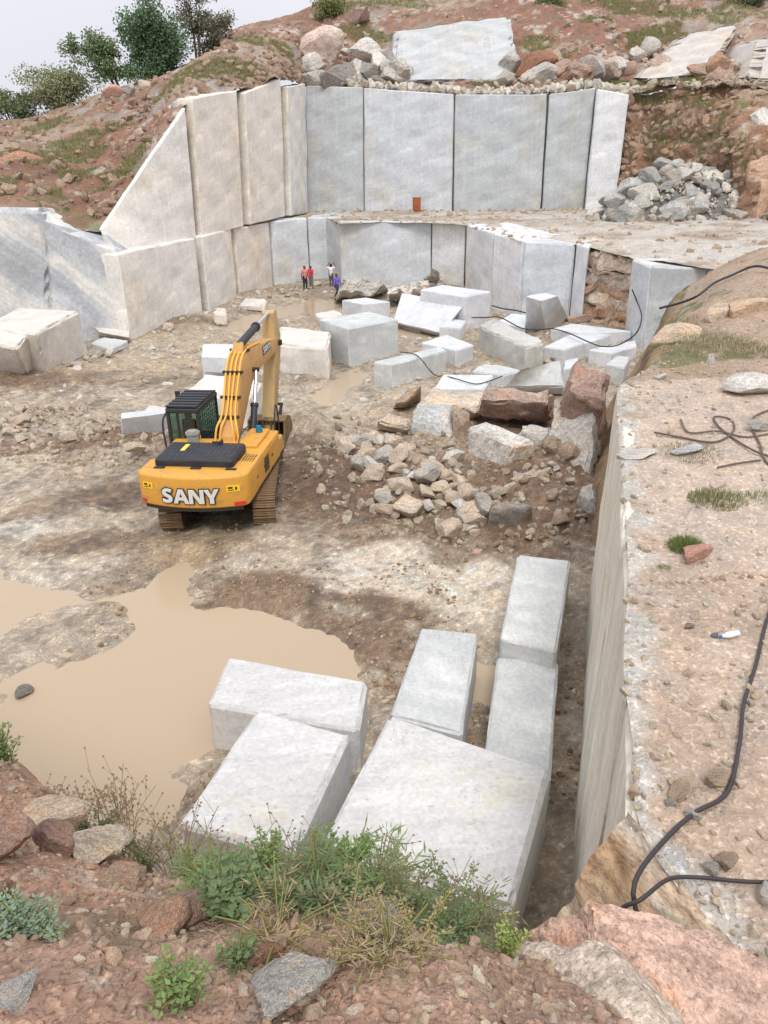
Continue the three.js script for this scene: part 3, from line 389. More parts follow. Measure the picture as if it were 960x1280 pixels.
patch('earth_slope', [[15.3, 0.02], [16.2, 0.2], [19, 0.7], [24, 1], [28, 1.2], [30, 1.2], [33, 1.5]].map(([d, k]) => [[0.3, 5], [0.02, 4.97], [-0.35 * k, 4.4], [-0.9 * k, 3.0], [-1.5 * k, 1.4], [-2.4 * k, -0.3]].map(([o, h]) => [lipAt(d) + o, h - (h > 4.8 ? benchRise(d) * 0.13 + 0.06 : 0), -d])),
  80, 160, { tiltUV: 0.6, amp: 0.16, freq: 0.8, ridge: 0.3, color: (x, y, z) => { const b = fbm(x * 0.7, y * 0.9, z * 0.7, 4), c = fbm(x * 3, y * 3, z * 3, 3); return mix3(mix3(S(182, 152, 120), S(142, 112, 86), smooth(-0.1, 0.3, b)), S(150, 142, 84), 0.5 * smooth(0, 0.4, c + b * 0.5)); } });
patch('broken_rock_edge', [[3.95, 1.62], [3.4, 1.75], [2.9, 1.98], [2.3, 2.4], [1.4, 3.0], [0.4, 3.6]].map(([d, x], i) => [[0.06, 5.0], [-0.02, 4.85], [-0.22 - 0.03 * i, 4.3], [-0.42 - 0.06 * i, 3.4], [-0.5 - 0.1 * i, 1.5], [-0.5 - 0.1 * i, -0.3]].map(([o, h]) => [x + o, h, -d])),
  120, 120, { tiltUV: 1.1, amp: 0.09, freq: 1.6, ridge: 0.5, tile: 1.6, mat: std(0xffffff, { vertexColors: true, map: rockMap, bumpMap: rockBump, bumpScale: 0.04 }), color: (x, y, z) => { const b = fbm(x * 1.5, y * 1.0, z * 1.5, 4); return mix3(mix3(S(222, 202, 174), S(196, 166, 132), smooth(-0.2, 0.3, b)), S(226, 214, 196), smooth(4.8, 4.95, y + 0.15 * b)); } });
// near bank under the photographer
const crest = [[-9, 7.5, 6.1], [-6, 5.6, 6.2], [-4, 4.5, 6.25], [-2.5, 3.55, 6.3], [-1.6, 2.72, 6.4], [-0.8, 2.12, 6.58], [0, 2.02, 6.55], [0.55, 1.9, 6.42], [1.1, 1.75, 5.9], [1.8, 1.3, 5.5], [3, 0.8, 5.6], [6, 0.5, 6.2]];
const bank = patch('near_bank', [[0, -4, 7.8], [0, -0.5, 7.55], [1, 0.42, 7.4], [1, 0.72, 7.1], [1, 0.9, 6.78], [1, 1, null], [2, 0.35, 5.6], [2, 1.0, 3.4], [2, 2.0, 1.0], [2, 3.0, -0.4]].map(([k, v, h]) => crest.map(([x, d, hc], i) => k === 0 ? [x, h, -v] : k === 1 ? [x, (h ?? hc) + (h ? (hc - 6.55) * v : 0), -d * v] : [x * (1 + 0.03 * v) - (x > 1 ? 0.1 * v : 0), min(h, hc - 0.5 * v), -(d + v)])),
  340, 360, { tiltUV: 0.4, amp: 0.055, freq: 2.6, oct: 6, tile: 1.3, color: (x, y, z) => { const a = fbm(x * 0.9, 4, z * 0.9, 4), b = fbm(x * 3.5, 9, z * 3.5, 4), c = fbm(x * 12, 2, z * 12, 2); let k = mix3(S(196, 156, 130), S(208, 176, 150), smooth(-0.25, 0.3, a + 0.4 * b)); k = mix3(k, S(178, 138, 116), 0.6 * smooth(0.05, 0.4, b - 0.3 * a)); k = mix3(k, S(222, 202, 182), 0.6 * smooth(0.25, 0.5, c * 0.6 - b * 0.5)); return mix3(k, S(120, 112, 76), 0.5 * smooth(0.15, 0.4, fbm(x * 1.3 + 9, 1, z * 1.3, 3) - 0.1)); } });
// sawn and broken faces standing out of the hillside
function outcrop(label, m, bl, br, tr, tl, dz, o) { const b = q => [q[0], q[1], q[2] - dz]; tag(structure(mesh('rock_face', hexGeo([bl, br, b(br), b(bl), tl, tr, b(tr), b(tl)], { seg: 0.35, edge: 0.3, rough: 0.16, rf: 0.4, maxn: 40, tile: 8, chip: 3, ...o }), m)), label); }
outcrop('broad grey sawn face on the slope above the back wall', std(col(206, 208, 206), cutOpt), [0.88, 15.63, -77.6], [12.35, 15.19, -75.8], [12.76, 21.55, -85], [1.75, 20.15, -84], 14);
outcrop('pale smooth rock slab on the upper right slope', std(col(216, 208, 198), cutOpt), [21.7, 14.93, -72.8], [26.82, 14.76, -70.2], [32.27, 19.92, -79], [27.38, 19.09, -79.5], 14, { edge: 0.6 });
outcrop('pale slab cut by the right edge of the picture', std(col(212, 204, 194), cutOpt), [28.72, 14.63, -67.2], [33.4, 13.47, -64], [37.53, 18.91, -74], [31.22, 17.85, -73], 12, { edge: 0.6 });
outcrop('brown rock buttress beside the grey rubble heap', rmat(204, 172, 146), [26.26, 4.11, -57.5], [31.85, 3.82, -55], [32.11, 9.76, -58], [26.29, 9.36, -59], 8, { rough: 0.35, edge: 0.4, tile: 3 });
outcrop('tan stained end of the upper wall', std(col(206, 190, 168), { map: rockMap, bumpMap: rockBump, bumpScale: 0.06 }), [20.45, 4.66, -71.4], [22.42, 4.68, -70.6], [23.5, 11.94, -71.4], [20.7, 13.55, -72], 5, { rough: 0.3, edge: 0.3, tile: 4 });

// ---------- sawn marble blocks ----------
const blockOpt = { map: marbleMap, bumpMap: fineBump, bumpScale: 0.01, roughness: 0.7 };
const mWhite = std(col(244, 245, 247), blockOpt), mGrey = std(col(228, 230, 228), blockOpt), mCream = std(col(250, 242, 230), blockOpt), mPit = std(col(242, 242, 240), { map: pitMap, bumpMap: rockBump, bumpScale: 0.012, roughness: 0.75 }), mRough = std(col(222, 220, 212), { ...blockOpt, bumpMap: rockBump, bumpScale: 0.04 });
function block(label, m, top, b = -0.1, o = {}, name = 'marble_block') { const g = hexGeo(b && b.length && Array.isArray(b[0]) ? [...b, ...top] : down(top, b), { seg: 0.2, maxn: 24, edge: 0.032, chip: 3, rough: 0.012, tile: 4.5, ...o }); const q = recentre(mesh(name, g, m)); return tag(q, label, 'marble block', 'sawn marble blocks in the pit'); }
// front group, top corners: front-left, front-right, back-right, back-left
block('white block standing in the puddle behind its overlapping neighbour', mPit, [[-3, 0.95, -10.33], [-0.45, 0.95, -9.63], [-0.34, 0.95, -10.86], [-2.9, 0.95, -11.69]], -0.3, { edge: 0.05, seg: 0.12, maxn: 30, chip: 3 });
block('large pitted white block overlapping the one in the puddle', mPit, [[-2.77, 1.25, -7.5], [-1.2, 1.25, -6.94], [-0.56, 1.25, -9.19], [-2.07, 1.25, -9.83]], -0.1, { edge: 0.055, rough: 0.01, seg: 0.12, maxn: 30, chip: 3 });
block('biggest white slab-like block in front, with a brown stain', mPit, [[-0.88, 1.35, -7.01], [1.39, 1.35, -6.06], [2.28, 1.35, -8.26], [0.04, 1.35, -9.52]], -0.1, { edge: 0.05, rough: 0.008, seg: 0.12, maxn: 36, chip: 3 });
block('greenish swirled block behind the biggest front slab', mGrey, [[0.04, 1, -9.91], [1.16, 1, -9.42], [1.74, 1, -12.22], [0.68, 1, -12.44]]);
block('long pale block farther along the right sawn face', std(col(234, 235, 232), blockOpt), [[2.09, 1.15, -11.82], [3.03, 1.15, -11.37], [4.11, 1.05, -14.95], [3, 1.05, -15.3]]);
block('long pale block nearest the right sawn face', std(col(230, 231, 228), blockOpt), [[1.5, 0.75, -9.29], [2.41, 0.75, -8.67], [3.14, 0.75, -11.61], [2.06, 0.75, -11.79]]);
// yard blocks in the middle
block('tall grey cube-like block with scratched sides in mid yard', mGrey, [[-3.13, 1.9, -39.47], [-1.58, 1.9, -36.89], [0.88, 1.9, -39.13], [-0.64, 1.9, -41.54]]);
block('cream topped block just right of the excavator boom', mCream, [[-4.83, 1.5, -35.8], [-2.42, 1.5, -34.78], [-2.51, 1.5, -38.2], [-5.21, 1.5, -40.05]], -0.1, { rough: 0.05, edge: 0.09 });
block('small pale block behind the tall grey cube', mWhite, [[-2.53, 1, -51], [-1.15, 1, -49.33], [0.62, 1, -50.08], [-0.94, 1, -51.82]]);
block('low rough slab left of the tall grey cube', mCream, [[-4.17, 0.5, -49.07], [-3.61, 0.5, -47.4], [-2.4, 0.5, -48.64], [-2.99, 0.5, -50.4]], -0.1, { rough: 0.06 });
block('broad white slab leaning up against the block behind', mWhite, [[0.7, 0.45, -46.28], [3.34, 0.45, -42.78], [4.74, 1.75, -44.23], [1.3, 1.75, -48.65]], [[0.81, 0.05, -47.38], [3.33, 0.05, -43.65], [4.98, 1.25, -45.58], [1.48, 1.25, -49.98]]);
block('long white topped block behind the leaning slab', mWhite, [[2.34, 2.2, -46.78], [4.73, 2.2, -43.88], [6.41, 2.2, -45.74], [3.75, 2.2, -48.58]]);
block('little white block at the foot of the leaning slab', mWhite, [[3.15, 0.95, -42.02], [4.25, 0.95, -41.27], [4.78, 0.95, -43.5], [3.99, 0.95, -44.29]]);
block('squat white block right of the long striped one', mWhite, [[1.98, 1, -37.81], [3.5, 1, -35.94], [4.46, 1, -37.09], [3.35, 1, -39.63]]);
block('long low block with blue wavy veins and a cable over it', mGrey, [[-0.39, 1.15, -33.35], [0.41, 1.15, -32.71], [3, 1.15, -35.31], [2.73, 1.15, -36.17]]);
block('big rough sided block in the middle of the yard', mRough, [[4.96, 1.5, -39.23], [6.45, 1.5, -34.3], [7.5, 1.5, -35.24], [5.94, 1.5, -41.34]], 0.1, { rough: 0.06, edge: 0.07 });
block('upright wedge of white marble standing above the slabs', mWhite, [[7.6, 2.6, -41.29], [8.05, 2.6, -39.71], [9.24, 2.6, -41.12], [8.84, 2.6, -42.24]], [[7.88, 0.3, -42.09], [9.13, 0.3, -42.64], [11.15, 0.3, -45.47], [10.14, 0.3, -46.04]]);
block('wide white slab below the upright wedge', mWhite, [[7.69, 1.05, -36.27], [8.52, 1.05, -35.53], [11.56, 1.05, -38.76], [9.92, 1.05, -39.48]], 0.2);
block('flat white slab under the cable at the back right', mWhite, [[8.73, 1.15, -39.9], [9.87, 1.15, -38.79], [12.66, 1.15, -38.97], [10.2, 1.15, -41.29]], 0.2);
block('slab beside the earth slope, beneath the hanging cable', mWhite, [[9.73, 0.95, -35.9], [10.54, 0.95, -35.01], [12.14, 0.95, -36.41], [12.53, 0.95, -37.82]], 0.1);
block('small grey block wedged behind the red boulder', mGrey, [[9.76, 0.95, -33.07], [10.38, 0.95, -32.32], [11.22, 0.95, -34.33], [10.74, 0.95, -34.68]], 0.1);
block('blue-grey slab sloping down to the red boulder', mGrey, [[4.95, 0.7, -30.85], [7.4, 0.7, -30.34], [7.54, 1.6, -31.64], [5.58, 1.45, -30.21]], [[5.04, 0.2, -31.3], [7.57, 0.2, -30.91], [8.26, 0.6, -33.87], [6.09, 0.6, -32.32]], { rough: 0.07, edge: 0.08 });
block('low grey slab in front of the rough sided block', mGrey, [[4.03, 0.65, -33.5], [5.25, 0.65, -32.45], [6.12, 0.65, -33.51], [4.81, 0.65, -34.94]], 0.05, { rough: 0.06 });
block('thin flat white plate lying on the rubble', mWhite, [[2.04, 0.95, -29.62], [4.03, 0.95, -29.38], [4.66, 0.95, -31.46], [2.58, 0.95, -31.72]], 0.72);
block('white slab behind the rough sided block', mWhite, [[6.35, 1.1, -42.33], [7.51, 1.1, -40.46], [8.32, 1.1, -44.08], [7.5, 1.1, -44.65]], 0.2);
block('small white chunk left of the red boulder tip', mWhite, [[7.48, 1.2, -31.22], [8.2, 1.2, -31.72], [8.6, 1.2, -33.28], [7.92, 1.2, -32.88]], 0.3);
// left side
block('huge cream block at the left edge with a flat top', mCream, [[-18.8, 2.35, -36.72], [-15.48, 2.35, -34.79], [-15.58, 2.35, -40.51], [-19.27, 2.35, -41.81]], [[-19.35, 0, -36.5], [-15.87, 0, -35.98], [-15.48, 0, -40.61], [-19.7, 0, -41.66]], { edge: 0.1 });
block('split piece fallen from the huge cream block', mCream, [[-18.25, 2.1, -34.82], [-16.04, 1.9, -33.61], [-16.09, 2.2, -35.4], [-17.88, 2.2, -36.46]], [[-19.95, 0, -36.53], [-16.61, 0, -35.73], [-16.74, 0, -37.58], [-19.47, 0, -38.92]], { edge: 0.12, rough: 0.06 });
block('narrow white beam lying below the left wall', mCream, [[-15.63, 0.75, -42.98], [-13.7, 0.6, -42.06], [-14.18, 0.65, -43.59], [-16.48, 0.8, -44.62]], [[-15.9, 0.4, -43.63], [-13.94, 0.25, -42.71], [-14.49, 0.3, -44.45], [-16.86, 0.4, -45.52]]);
block('thin grey slab under the narrow beam', mGrey, [[-15.73, 0.45, -41.69], [-14.22, 0.4, -40.06], [-13.69, 0.5, -41.71], [-15.37, 0.5, -42.89]], 0.1, { rough: 0.05 });
block('bright blue-white slab tilted beside the excavator cab', mWhite, [[-9.27, 0.25, -26.02], [-7.76, 0.25, -26.48], [-7.63, 1.15, -26.18], [-9.06, 1.15, -25.61]], [[-9.43, 0, -26.4], [-7.89, 0, -26.86], [-8.12, 0.8, -27.95], [-9.67, 0.8, -27.43]], { rough: 0.004, edge: 0.02 });
block('cream stone behind the tilted slab', mCream, [[-8.98, 0.7, -27.12], [-8.05, 0.7, -27.27], [-8.17, 0.7, -28.6], [-9.08, 0.7, -28.54]], 0, { rough: 0.08, edge: 0.1 });
block('upper one of two white slabs stacked left of the boom', mWhite, [[-7.76, 1.6, -32.97], [-5.9, 1.6, -32.55], [-6.26, 1.6, -35.26], [-8.23, 1.6, -35.41]], 0.86);
block('lower one of two white slabs stacked left of the boom', mWhite, [[-8.11, 1, -34.34], [-6.17, 1, -33.91], [-6.4, 1, -36.3], [-8.56, 1, -36.28]], -0.1);
block('rough cream block behind the boom and cab', mCream, [[-7.6, 1.3, -28.56], [-4.78, 1.3, -27.42], [-4.73, 1.4, -29.91], [-7.12, 1.4, -30.43]], 0, { rough: 0.07, edge: 0.1 });
block('flat pale stone lying at the foot of the left wall', mCream, [[-9.63, 0.5, -53.16], [-7.78, 0.5, -52.36], [-7.92, 0.5, -55], [-9.62, 0.5, -55.86]], 0, { rough: 0.08, edge: 0.1 });
block('small pale stone against the joint of the left wall', mCream, [[-10.35, 0.8, -48.19], [-9.5, 0.8, -47.84], [-9.74, 0.9, -49.54], [-10.41, 0.9, -49.6]], 0, { rough: 0.06, edge: 0.08 });
// rubble boulders that can be told apart
const rRed = rmat(196, 172, 158), rGrey = rmat(206, 201, 192), rTan = rmat(214, 198, 178), rDark = rmat(160, 156, 150), rPink = rmat(226, 188, 166), rBrown = rmat(188, 166, 144), rPale = rmat(234, 229, 220), rCream = rmat(228, 212, 190);
function boulder(label, p, size, turn, m, seed, tilt = 0, group) { return tag(rock('boulder', p, size, turn, m, seed, tilt), label, 'boulder', group); }
function shaped(label, m, top, bot, o = {}) { const q = recentre(mesh('boulder', hexGeo([...bot, ...top], { seg: 0.12, maxn: 22, edge: 0.1, rough: 0.07, rf: 1.4, tile: 1.8, crease: 0.4, ...o }), m)); return tag(q, label, 'boulder'); }
shaped('long reddish boulder lying across the top of the rubble', rRed, [[3.41, 1.5, -25.97], [5.59, 1.6, -24.93], [5.79, 2, -25.26], [3.58, 1.9, -26.16]], [[3.52, 0.6, -26.6], [5.98, 0.6, -26.19], [6.49, 0.6, -27.83], [3.87, 0.6, -28.49]], { rough: 0.1 });
shaped('dark red upright boulder at the end of the right face', rmat(186, 156, 142), [[5.56, 2.6, -22.75], [6.49, 2.6, -22.01], [6.83, 3.3, -22.84], [5.91, 3.4, -23.5]], [[5.79, 0.3, -23.87], [6.91, 0.3, -23.07], [7.96, 0.3, -25.83], [6.58, 0.3, -27.29]], { rough: 0.11 });
shaped('grey jagged boulder leaning on the right face', rmat(196, 192, 184), [[5.53, 1.9, -23.74], [6.41, 2.1, -22.44], [6.68, 2.9, -22.87], [5.74, 2.4, -23.45]], [[5.05, 0.5, -21.6], [6.09, 0.5, -20.91], [7.14, 0.5, -23.64], [5.75, 0.5, -24.5]], { rough: 0.1 });
shaped('white sawn boulder on top of the rubble slope', rPale, [[2.68, 1.55, -23.07], [3.92, 1.35, -21.49], [4.62, 1.4, -21.82], [3.24, 1.6, -23.3]], [[2.65, 0.5, -22.95], [3.72, 0.5, -21.79], [4.66, 0.5, -22.08], [3.14, 0.5, -23.44]], { rough: 0.04, edge: 0.06, tile: 4 });
shaped('bluish flat faced stone at the top of the rubble slope', rmat(212, 214, 212), [[1.01, 1.35, -25.35], [2.18, 1.35, -25.2], [2.45, 1.4, -25.87], [1.3, 1.4, -26.13]], [[0.98, 0.5, -25.15], [2.35, 0.5, -24.18], [2.76, 0.4, -25.35], [1.31, 0.4, -26.31]], { rough: 0.05, edge: 0.07 });
shaped('brown broken stone right of the bluish flat one', rBrown, [[2.22, 1.35, -25.1], [2.68, 1.2, -24.23], [2.97, 1.3, -24.95], [2.5, 1.4, -25.77]], [[2.41, 0.4, -24.46], [2.79, 0.4, -23.97], [3.1, 0.4, -24.91], [2.86, 0.4, -25.78]], { rough: 0.1 });
shaped('dark flat slab at the lower edge of the rubble', rDark, [[2.74, 0.95, -18.13], [3.58, 0.9, -17.86], [3.82, 0.95, -18.09], [2.98, 1, -18.42]], [[2.71, 0.1, -18.31], [3.64, 0.1, -18.28], [3.99, 0.1, -18.81], [3.08, 0.1, -19.1]], { rough: 0.05, edge: 0.06 });
shaped('angular tan stone at the foot of the rubble', rTan, [[0.22, 0.65, -18.9], [0.79, 0.6, -18.62], [1.11, 0.65, -19.13], [0.63, 0.7, -19.7]], [[0.25, 0, -19.69], [0.83, 0, -19.14], [1.18, 0, -19.76], [0.65, 0, -20.39]], { rough: 0.04, edge: 0.05 });
shaped('diagonal brown faced slab left of the thin plate', rBrown, [[0.49, 0.6, -28.36], [0.94, 0.7, -28.21], [1.54, 1.3, -28.71], [1.06, 1.2, -28.88]], [[0.38, 0.1, -29.59], [0.86, 0.1, -29.35], [1.71, 0.2, -30.53], [1.06, 0.2, -30.81]], { rough: 0.06 });
shaped('pale weathered stone bed below the thin plate', rCream, [[1.35, 0.8, -27.85], [3.47, 0.8, -26.73], [4.09, 0.95, -28.92], [1.97, 0.95, -29.5]], [[1.3, 0.2, -28.58], [3.66, 0.2, -27.65], [4.31, 0.2, -29.82], [1.87, 0.2, -30.53]], { rough: 0.1 });
shaped('flat tan slab in front of the bluish stone', rTan, [[-0.24, 0.6, -26.42], [0.93, 0.65, -25.48], [1.01, 0.9, -25.97], [0.23, 0.8, -26.9]], [[-0.3, 0.2, -26.72], [0.95, 0.2, -25.94], [1.11, 0.2, -27.02], [0.23, 0.2, -27.63]], { rough: 0.05 });
shaped('pale stone tucked under the reddish long boulder', rGrey, [[4.16, 1.2, -22.94], [4.94, 1.2, -22.3], [5.42, 1.4, -23.48], [4.61, 1.4, -23.85]], [[4.11, 0.5, -23.03], [5.04, 0.5, -22.55], [5.65, 0.5, -24.02], [4.83, 0.5, -24.96]], { rough: 0.12 });
shaped('grey rock slab lying near the people', rGrey, [[-2.72, 1.4, -52.06], [-0.85, 1, -53.15], [0.48, 1.2, -56.03], [-2.26, 2, -54.4]], [[-3.14, 0, -57.33], [-0.57, 0, -57.44], [0.64, 0, -61.13], [-2.62, 0, -62.29]], { rough: 0.25, seg: 0.25 });
shaped('pale broken rock behind the leaning slab', rPale, [[0.55, 1.2, -52.38], [1.82, 1.2, -52.25], [4.4, 1, -57.03], [3.03, 1.6, -55.21]], [[0.46, 0, -55.94], [1.91, 0, -55.12], [4.94, 0, -60.69], [2.77, 0, -61.73]], { rough: 0.3, seg: 0.25 });
shaped('jagged rock sliver at the foot of the lower step', rGrey, [[3.24, 1.6, -55.99], [3.9, 1.4, -56.59], [3.87, 2.4, -53.82], [3.55, 2.4, -54.71]], [[3.35, 0, -63.36], [4.56, 0, -62.37], [5.01, 0, -64.96], [4.02, 0, -66]], { rough: 0.2, seg: 0.25 });
boulder('red stone at the foot of the brown recess', [11.31, 0.5, -44.64], [2.0, 0.7, 1.2], 0.3, rRed, 3);
boulder('brown broken stone below the grey jagged boulder', [5.68, 0.6, -21.85], [0.7, 0.9, 0.8], 0.5, rBrown, 5, 0.3);
boulder('brown slab wedged beneath the jagged boulder', [5.27, 0.7, -22.29], [0.9, 0.8, 0.7], 1.2, rBrown, 8, -0.3);
boulder('oval pale stone on the brown soil of the rubble', [4.24, 0.55, -20.74], [1.0, 0.4, 0.6], 0.2, rTan, 2);
boulder('grey upright stone beside the dark flat slab', [2.63, 0.3, -18.79], [0.55, 0.85, 0.6], 0.3, rGrey, 6, 0.2);
boulder('rounded tan stone low in the rubble', [1.67, 0.1, -18.06], [0.85, 0.6, 0.7], 0.9, rTan, 9);
boulder('small pinkish stone in the soil below the rubble', [2.4, 0.1, -17.13], [0.42, 0.22, 0.3], 0.3, rPink, 4);
boulder('pale stone beside the rounded tan one', [2.21, 0.1, -18.24], [0.55, 0.35, 0.4], 0.2, rPale, 1);
boulder('grey block end half buried beside the right face', [5.48, 0.2, -18.8], [0.7, 1.3, 1.1], 0.1, rGrey, 7);
boulder('small dark stones rising from the puddle', [-6.92, 0, -11.88], [0.38, 0.2, 0.3], 0.3, rDark, 10);
boulder('pale boulder on the mud ridge left of the excavator', [-8.29, 0.4, -24.16], [0.95, 0.5, 0.7], 0.4, rTan, 11);
// loose rubble: individual stones in heaps
const toneOf = new Map();
function heap(label, group, n, inside, y, sizes, mats, seed, pow = 2, sq = 0.65, name = 'rubble_stone') {
  const r = rng(seed); for (let i = 0; i < n; i++) { const p = inside(r); if (!p) continue; const s = sizes[0] + (sizes[1] - sizes[0]) * Math.pow(r(), pow), mt = mats[floor(r() * mats.length)], m = rock(name, [p[0], y(p[0], p[2]) - s * 0.08, p[2]], [s * (0.8 + 0.5 * r()), s * (sq + 0.3 * r()), s * (0.7 + 0.4 * r())], r() * 6.3, mt, floor(r() * 14), (r() - 0.5) * 0.7); const q = (s - sizes[0]) / (sizes[1] - sizes[0]); tag(m, (q > 0.66 ? 'big ' : q > 0.3 ? 'mid-sized ' : 'small ') + (toneOf.get(mt) || 'grey') + ' ' + label, 'stone', group); }
}
toneOf.set(rTan, 'tan').set(rGrey, 'grey').set(rCream, 'cream').set(rPale, 'whitish').set(rBrown, 'brown').set(rRed, 'red').set(rPink, 'pink').set(rDark, 'dark grey');
const inPoly = (poly, lift = 0) => { const xs = poly.map(p => p[0]), zs = poly.map(p => p[2]), x0 = min(...xs), x1 = max(...xs), z0 = min(...zs), z1 = max(...zs); return r => { for (let k = 0; k < 40; k++) { const x = lerp(x0, x1, r()), z = lerp(z0, z1, r()); if (sdPoly(poly, x, z) < 0) return [x, 0, z]; } }; };
const rubblePoly = [[-1.91, 0.3, -24.46], [-1.1, 0.3, -26.27], [0.6, 0.3, -25.32], [1.74, 0.4, -23.78], [2.46, 0.4, -21.83], [2.75, 0.3, -19.21], [2.47, 0.3, -17.82], [1.27, 0.2, -18.45], [0.04, 0.2, -19.26], [-0.23, 0.3, -21.04], [-1.26, 0.3, -23.07]];
heap('stone in the rubble slope below the boulders', 'stones of the central rubble slope', 105, inPoly(rubblePoly), fh, [0.28, 0.85], [rTan, rGrey, rCream, rTan, rPale], 11);
const rubble2 = [[3.09, 0.5, -21.04], [4.98, 0.7, -21.09], [6.02, 0.5, -20.91], [4.96, 0.2, -16.94], [3.18, 0.2, -17]];
heap('stone in the brown soil beside the right face', 'stones in the brown soil heap', 24, inPoly(rubble2), fh, [0.2, 0.5], [rTan, rBrown, rGrey], 12);
const rubble3 = [[-16.73, 0.3, -30.07], [-14.91, 0.3, -31.12], [-11.42, 0.3, -28.72], [-9.42, 0.3, -26.23], [-10.7, 0.3, -25.03], [-14.36, 0.3, -25.19]];
heap('stone in the low heap at the left edge', 'stones of the left heap', 36, inPoly(rubble3), fh, [0.25, 0.75], [rTan, rCream, rGrey, rTan], 13);
heap('stone at the foot of the huge cream block', 'stones by the huge block', 12, inPoly([[-15.35, 0.1, -34.7], [-15.18, 0.1, -39.79], [-14.4, 0.1, -42.41], [-13.8, 0.1, -40.43], [-14.27, 0.1, -35.79]]), fh, [0.25, 0.7], [rGrey, rPale, rTan], 14);
heap('stone scattered among the yard blocks', 'stones among the yard blocks', 20, inPoly([[-0.27, 0.1, -33.52], [4.17, 0.1, -48.39], [11.04, 0.3, -48.05], [13.63, 0.3, -41.87], [7.57, 0.4, -31.93], [3.58, 0.4, -29.74]]), fh, [0.25, 0.8], [rGrey, rPale, rTan], 15);
heap('stone lying along the foot of the left wall', 'stones along the left wall', 20, inPoly([[-13.9, 0, -43.67], [-11.32, 0, -51.64], [-5.91, 0, -67.1], [-3.64, 0, -64.99], [-7.81, 0, -52.22], [-12.68, 0, -44.22]]), fh, [0.25, 0.8], [rGrey, rCream, rTan], 16);
heap('stone in the ground round the bucket', 'stones round the bucket', 14, inPoly([[-3.13, 0.2, -24.95], [-2.11, 0.2, -28.55], [0.06, 0.2, -28.44], [-0.97, 0.2, -21.94], [-2.58, 0.2, -20.76]]), fh, [0.16, 0.45], [rTan, rBrown], 17);
// grey rubble heap on the back bench
const pileC = [22.74, 5.06, -62];
const pileH = (x, z) => { const q = ((x - pileC[0]) / 6.2) ** 2 + ((z - pileC[2] - 0) / 3.4) ** 2; return 4.7 + 3.4 * max(0, 1 - q); };
{ const g = new THREE.SphereGeometry(1, 60, 30, 0, PI * 2, 0, PI / 2), p = g.attributes.position; for (let i = 0; i < p.count; i++) { const x = pileC[0] + p.getX(i) * 6, z = pileC[2] + p.getZ(i) * 3.3; p.setXYZ(i, x, pileH(x, z) + 0.5 * fbm(x * 1.3, 3, z * 1.3, 4), z); } g.computeVertexNormals(); tag(structure(mesh('heap_core', g, rmat(150, 146, 140))), 'dark packed fines under the grey rock heap'); }
heap('angular rock in the heap on the back bench', 'rocks of the grey heap on the back bench', 120, r => { const a = r() * PI * 2, q = sqrt(r()); return [pileC[0] + cos(a) * q * 6.4, 0, pileC[2] + sin(a) * q * 3.5 + 0.2]; }, pileH, [0.7, 2.3], [rmat(196, 196, 192), rmat(178, 178, 174), rmat(210, 208, 202), rmat(190, 182, 172)], 21, 2, 0.65, 'heap_rock');
boulder('big rounded grey boulder at the left end of the grey heap', [20.16, 5.44, -64], [3.8, 3.6, 3], 0.4, rmat(186, 182, 176), 3, 0.2);
boulder('white faced boulder at the foot of the grey heap', [18.83, 4.84, -61], [2.6, 1.8, 1.8], 0.2, rPale, 6, 0.3);
boulder('pale boulder at the foot of the back wall corner', [16.98, 4.8, -63], [2.2, 1.2, 1.4], 0.2, rPale, 2);
boulder('flat pale block right of the grey heap', [24.94, 3.78, -56], [2.0, 1.1, 1.6], 0.1, rPale, 12);
// skyline and hillside boulders
[['pinkish boulder on the skyline left of the dark tree', [-20.9, 14.19, -68], [2.4, 1.9, 2], rPink, 1], ['pale boulder on the skyline under the dark tree', [-18.61, 14.97, -70], [2.6, 1.7, 2], rmat(216, 200, 184), 4], ['small pale boulder beside the skyline pair', [-19.59, 14.52, -69], [1.5, 1.3, 1.2], rGrey, 8], ['reddish rock ledge at the left edge of the hill', [-22.87, 9.09, -53], [5, 2.2, 3], rmat(200, 150, 126), 5], ['red boulder at the very top of the picture', [-1.89, 22.64, -92], [4.5, 2.6, 3], rRed, 3], ['pale pink broken rock above the wall corner', [-4.75, 18.11, -80], [6, 5, 4], rmat(226, 204, 190), 9], ['grey broken rock above the wall corner', [-1.38, 16.12, -78], [5.5, 3.6, 3], rGrey, 12], ['grey rock beside the pale pink one', [-3.28, 15.86, -77.5], [3, 2.6, 2.5], rDark, 6], ['brown rock between the two upper right slabs', [27.97, 15.6, -71], [4.5, 3.5, 3], rmat(186, 150, 124), 11], ['pale rock sliding down the right slope', [27.7, 11.47, -62], [2.6, 2.6, 2], rPale, 7], ['dark red rock knob right of the grey sawn face', [14.04, 16.07, -77], [5, 5, 3], rmat(166, 120, 96), 2], ['grey rock below the upper right slope', [18.56, 15.91, -76], [5, 3, 3], rmat(186, 180, 172), 13]]
  .forEach(([l, p, s, m, k], i) => boulder(l, [p[0], p[1] - s[1] * 0.3, p[2] - 0.5], s.map(q => q * 0.8), i * 1.3, m, k, 0.15));

